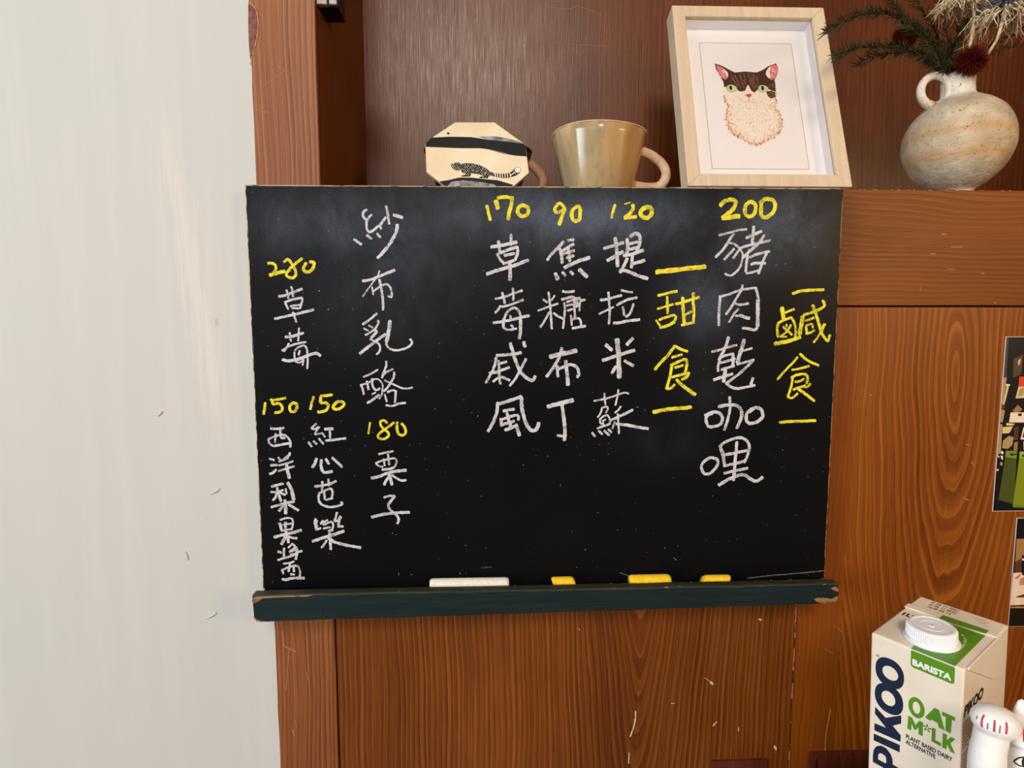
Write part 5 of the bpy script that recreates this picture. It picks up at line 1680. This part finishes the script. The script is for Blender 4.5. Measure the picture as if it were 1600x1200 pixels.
# beckoning cat figurine
M_CATW = mottled('white_glazed_ceramic', lin(238, 236, 236), lin(246, 244, 242), 20, .22, .5, .02)
M_RED = plain('red_paint', lin(214, 16, 34), .4, .4); M_PINKL = plain('pink_paint', lin(196, 66, 84), .5, .3); M_GREYL = plain('grey_paint', lin(130, 122, 116), .5, .3); M_EYE = plain('black_paint', lin(18, 16, 16), .3, .5)
YC = -.245
hc = at(1655, 1196, YC)            # head centre
pc = at(1556, 1127, YC-.004)       # paw centre
mk = tag(empty('cat_figurine', (hc.x, YC, CZ)), 'white ceramic beckoning cat figurine with a raised paw beside the carton', 'figurine')
O = Vector((hc.x, YC, CZ))
def ellip(bm, c, r, rotm=None):
    mtx = Matrix.Translation(c) @ (rotm.to_4x4() if rotm else Matrix.Identity(4)) @ Matrix.Diagonal((*r, 1))
    bmesh.ops.create_uvsphere(bm, u_segments=32, v_segments=20, radius=1, matrix=mtx)
bm = bmesh.new()
H = hc - O; Pw = pc - O
ellip(bm, H, (.0375, .030, .031))
hz = H.z
ellip(bm, Vector((0, .002, hz*.36)), (.036, .031, hz*.42))
ellip(bm, Vector((0, 0, hz*.16)), (.040, .036, hz*.16))
ellip(bm, Vector((.018, -.020, .010)), (.014, .018, .010)); ellip(bm, Vector((-.018, -.020, .010)), (.014, .018, .010))
# ears
for s in (-1, 1):
    rings = lathe(bm, [(.0150, 0), (.0125, .012), (.0075, .024), (.0030, .032), (.0003, .0335)], 20, fn=lambda p, a, r, z: H + Vector((s*.0215 + s*.010*z/.033, 0, .017)) + Vector((r*1.0*math.cos(a), r*.55*math.sin(a), z)))
    bm.faces.new(list(reversed(rings[0])))
# raised arm and paw
arm = catmull([Vector((-.026, -.006, hz*.36)), Vector((Pw.x*.92-.001, -.006, hz*.52)), Vector((Pw.x-.0045, -.005, Pw.z-.036)), Vector((Pw.x-.0030, -.004, Pw.z-.014)), Vector((Pw.x-.001, -.004, Pw.z+.001))], 5)
tube(bm, arm, [.0135 - .0034*min(1, i/14) for i in range(len(arm))], 20)
ellip(bm, Pw, (.0158, .0125, .0108), Matrix.Rotation(math.radians(12), 3, 'Y'))
ellip(bm, Vector((.026, -.020, hz*.40)), (.011, .013, .026))
me = bpy.data.meshes.new('tmp'); bm.to_mesh(me); bm.free()
to = bpy.data.objects.new('tmp', me); COL.objects.link(to)
rm = to.modifiers.new('r', 'REMESH'); rm.mode = 'VOXEL'; rm.voxel_size = .0011
sm = to.modifiers.new('s', 'SMOOTH'); sm.factor = .5; sm.iterations = 6
me2 = bpy.data.meshes.new_from_object(to.evaluated_get(bpy.context.evaluated_depsgraph_get()))
bpy.data.objects.remove(to); bpy.data.meshes.remove(me); me2.name = 'body'
me2.materials.clear()
bodyc = link('body', me2, M_CATW, mk, True)
from mathutils.bvhtree import BVHTree
bpy.context.view_layer.update()
tree = BVHTree.FromPolygons([v.co.copy() for v in me2.vertices], [tuple(p.vertices) for p in me2.polygons])
def on_cat(px, py):
    d = (CF + CR*((px - 800)/FPX) - CU*((py - 600)/FPX)).normalized()
    h = tree.ray_cast(CAM_LOC - O, d)
    return (h[0], h[1]) if h[0] is not None else None
def decal(name, strokes, w, mm, off=.0004, closed=False):
    bm = bmesh.new()
    for s in strokes:
        P = catmull([(x, y, 0) for x, y in s], 8) if len(s) > 2 else [Vector((s[0][0], s[0][1], 0)).lerp(Vector((s[1][0], s[1][1], 0)), k/8) for k in range(9)]
        pts = [on_cat(p.x, p.y) for p in P]; pts = [p for p in pts if p]
        if len(pts) < 2: continue
        tube(bm, [p[0] + p[1]*w*.45 for p in pts], [w*(.45 if i in (0, len(pts)-1) else 1) for i in range(len(pts))], 6)
    if bm.verts:
        return obj(name, bm, mm, mk, True)
    bm.free()
s6 = lambda s: [(1470 + x*.11667, 1060 + y*.11667) for x, y in nums(s)]
decal('paw_mark', [s6('585 495 560 540 550 600 558 650')], .0006, M_PINKL)
decal('paw_mark', [s6('722 560 718 630 712 710')], .0006, M_PINKL)
decal('paw_mark', [s6('875 590 880 660 870 740')], .0006, M_PINKL)
decal('paw_mark', [s6('630 590 626 680')], .0004, M_GREYL)
decal('paw_mark', [s6('795 630 785 730')], .0004, M_GREYL)
decal('paw_mark', [s6('492 500 482 545')], .0004, M_GREYL)
# eye: outline and pupil, traced on the face
decal('eye_line', [s6('980 1110 1040 1070 1110 1058 1180 1062 1260 1090'), s6('980 1112 1010 1140 1060 1170 1140 1180')], .00045, M_EYE)
def patch(name, outline, mm, lift):
    """thin painted shape laid on the figurine: outline in local x, z, carried on to the surface from the front"""
    cx = sum(p[0] for p in outline)/len(outline); cz = sum(p[1] for p in outline)/len(outline)
    O_ = catmull([(x, z, 0) for x, z in outline + outline[:1]], 4)[:-1]
    bm = bmesh.new(); rings = []
    for k in (.02, .25, .5, .75, .92, 1.0):
        ring_ = []
        for q in O_:
            x, z = cx + (q.x-cx)*k, cz + (q.y-cz)*k
            h = tree.ray_cast(Vector((x, -.2, z)), Vector((0, 1, 0)))
            p = h[0] + h[1]*lift if h[0] is not None and h[0].y < .05 else None
            if p is None: return bm.free()
            ring_.append(bm.verts.new(p))
        rings.append(ring_)
    for r1_, r2_ in zip(rings, rings[1:]):
        for k in range(len(r1_)):
            bm.faces.new((r1_[k], r2_[k], r2_[(k+1) % len(r1_)], r1_[(k+1) % len(r1_)]))
    return obj(name, bm, mm, mk, True)


for mir in (1, -1):
    bm = bmesh.new(); rings = []
    for k in (.05, .4, .75, 1.0):
        pp = [on_cat(1605 + 8.5*k*math.cos(a*.3927), 1191 + 9.5*k*math.sin(a*.3927)) for a in range(16)]
        if all(pp): rings.append([bm.verts.new(Vector(((p[0]+p[1]*.0003).x*mir, (p[0]+p[1]*.0003).y, (p[0]+p[1]*.0003).z))) for p in pp])
    for r1_, r2_ in zip(rings, rings[1:]):
        for k in range(16): bm.faces.new((r1_[k], r2_[k], r2_[(k+1) % 16], r1_[(k+1) % 16]))
    if len(rings) > 1: obj('eye', bm, M_EYE, mk, True)
    else: bm.free()
for s in (-1, 1):
    ex, ez = H.x + s*.0262, H.z + .0290
    patch('inner_ear', [(ex - .0070, ez - .0060), (ex - .0062 + s*.001, ez + .0010), (ex + s*.0030 - .0022, ez + .0085), (ex + s*.0036, ez + .0115), (ex + s*.0030 + .0026, ez + .0080), (ex + .0062, ez), (ex + .0066, ez - .0062), (ex, ez - .0085)], M_RED, .0004)
bm = bmesh.new()
tube(bm, [Vector((.0335*math.cos(a*.1963), .003+.0275*math.sin(a*.1963), hz-.0275)) for a in range(33)], .0028, 8)
obj('collar', bm, M_RED, mk, True)
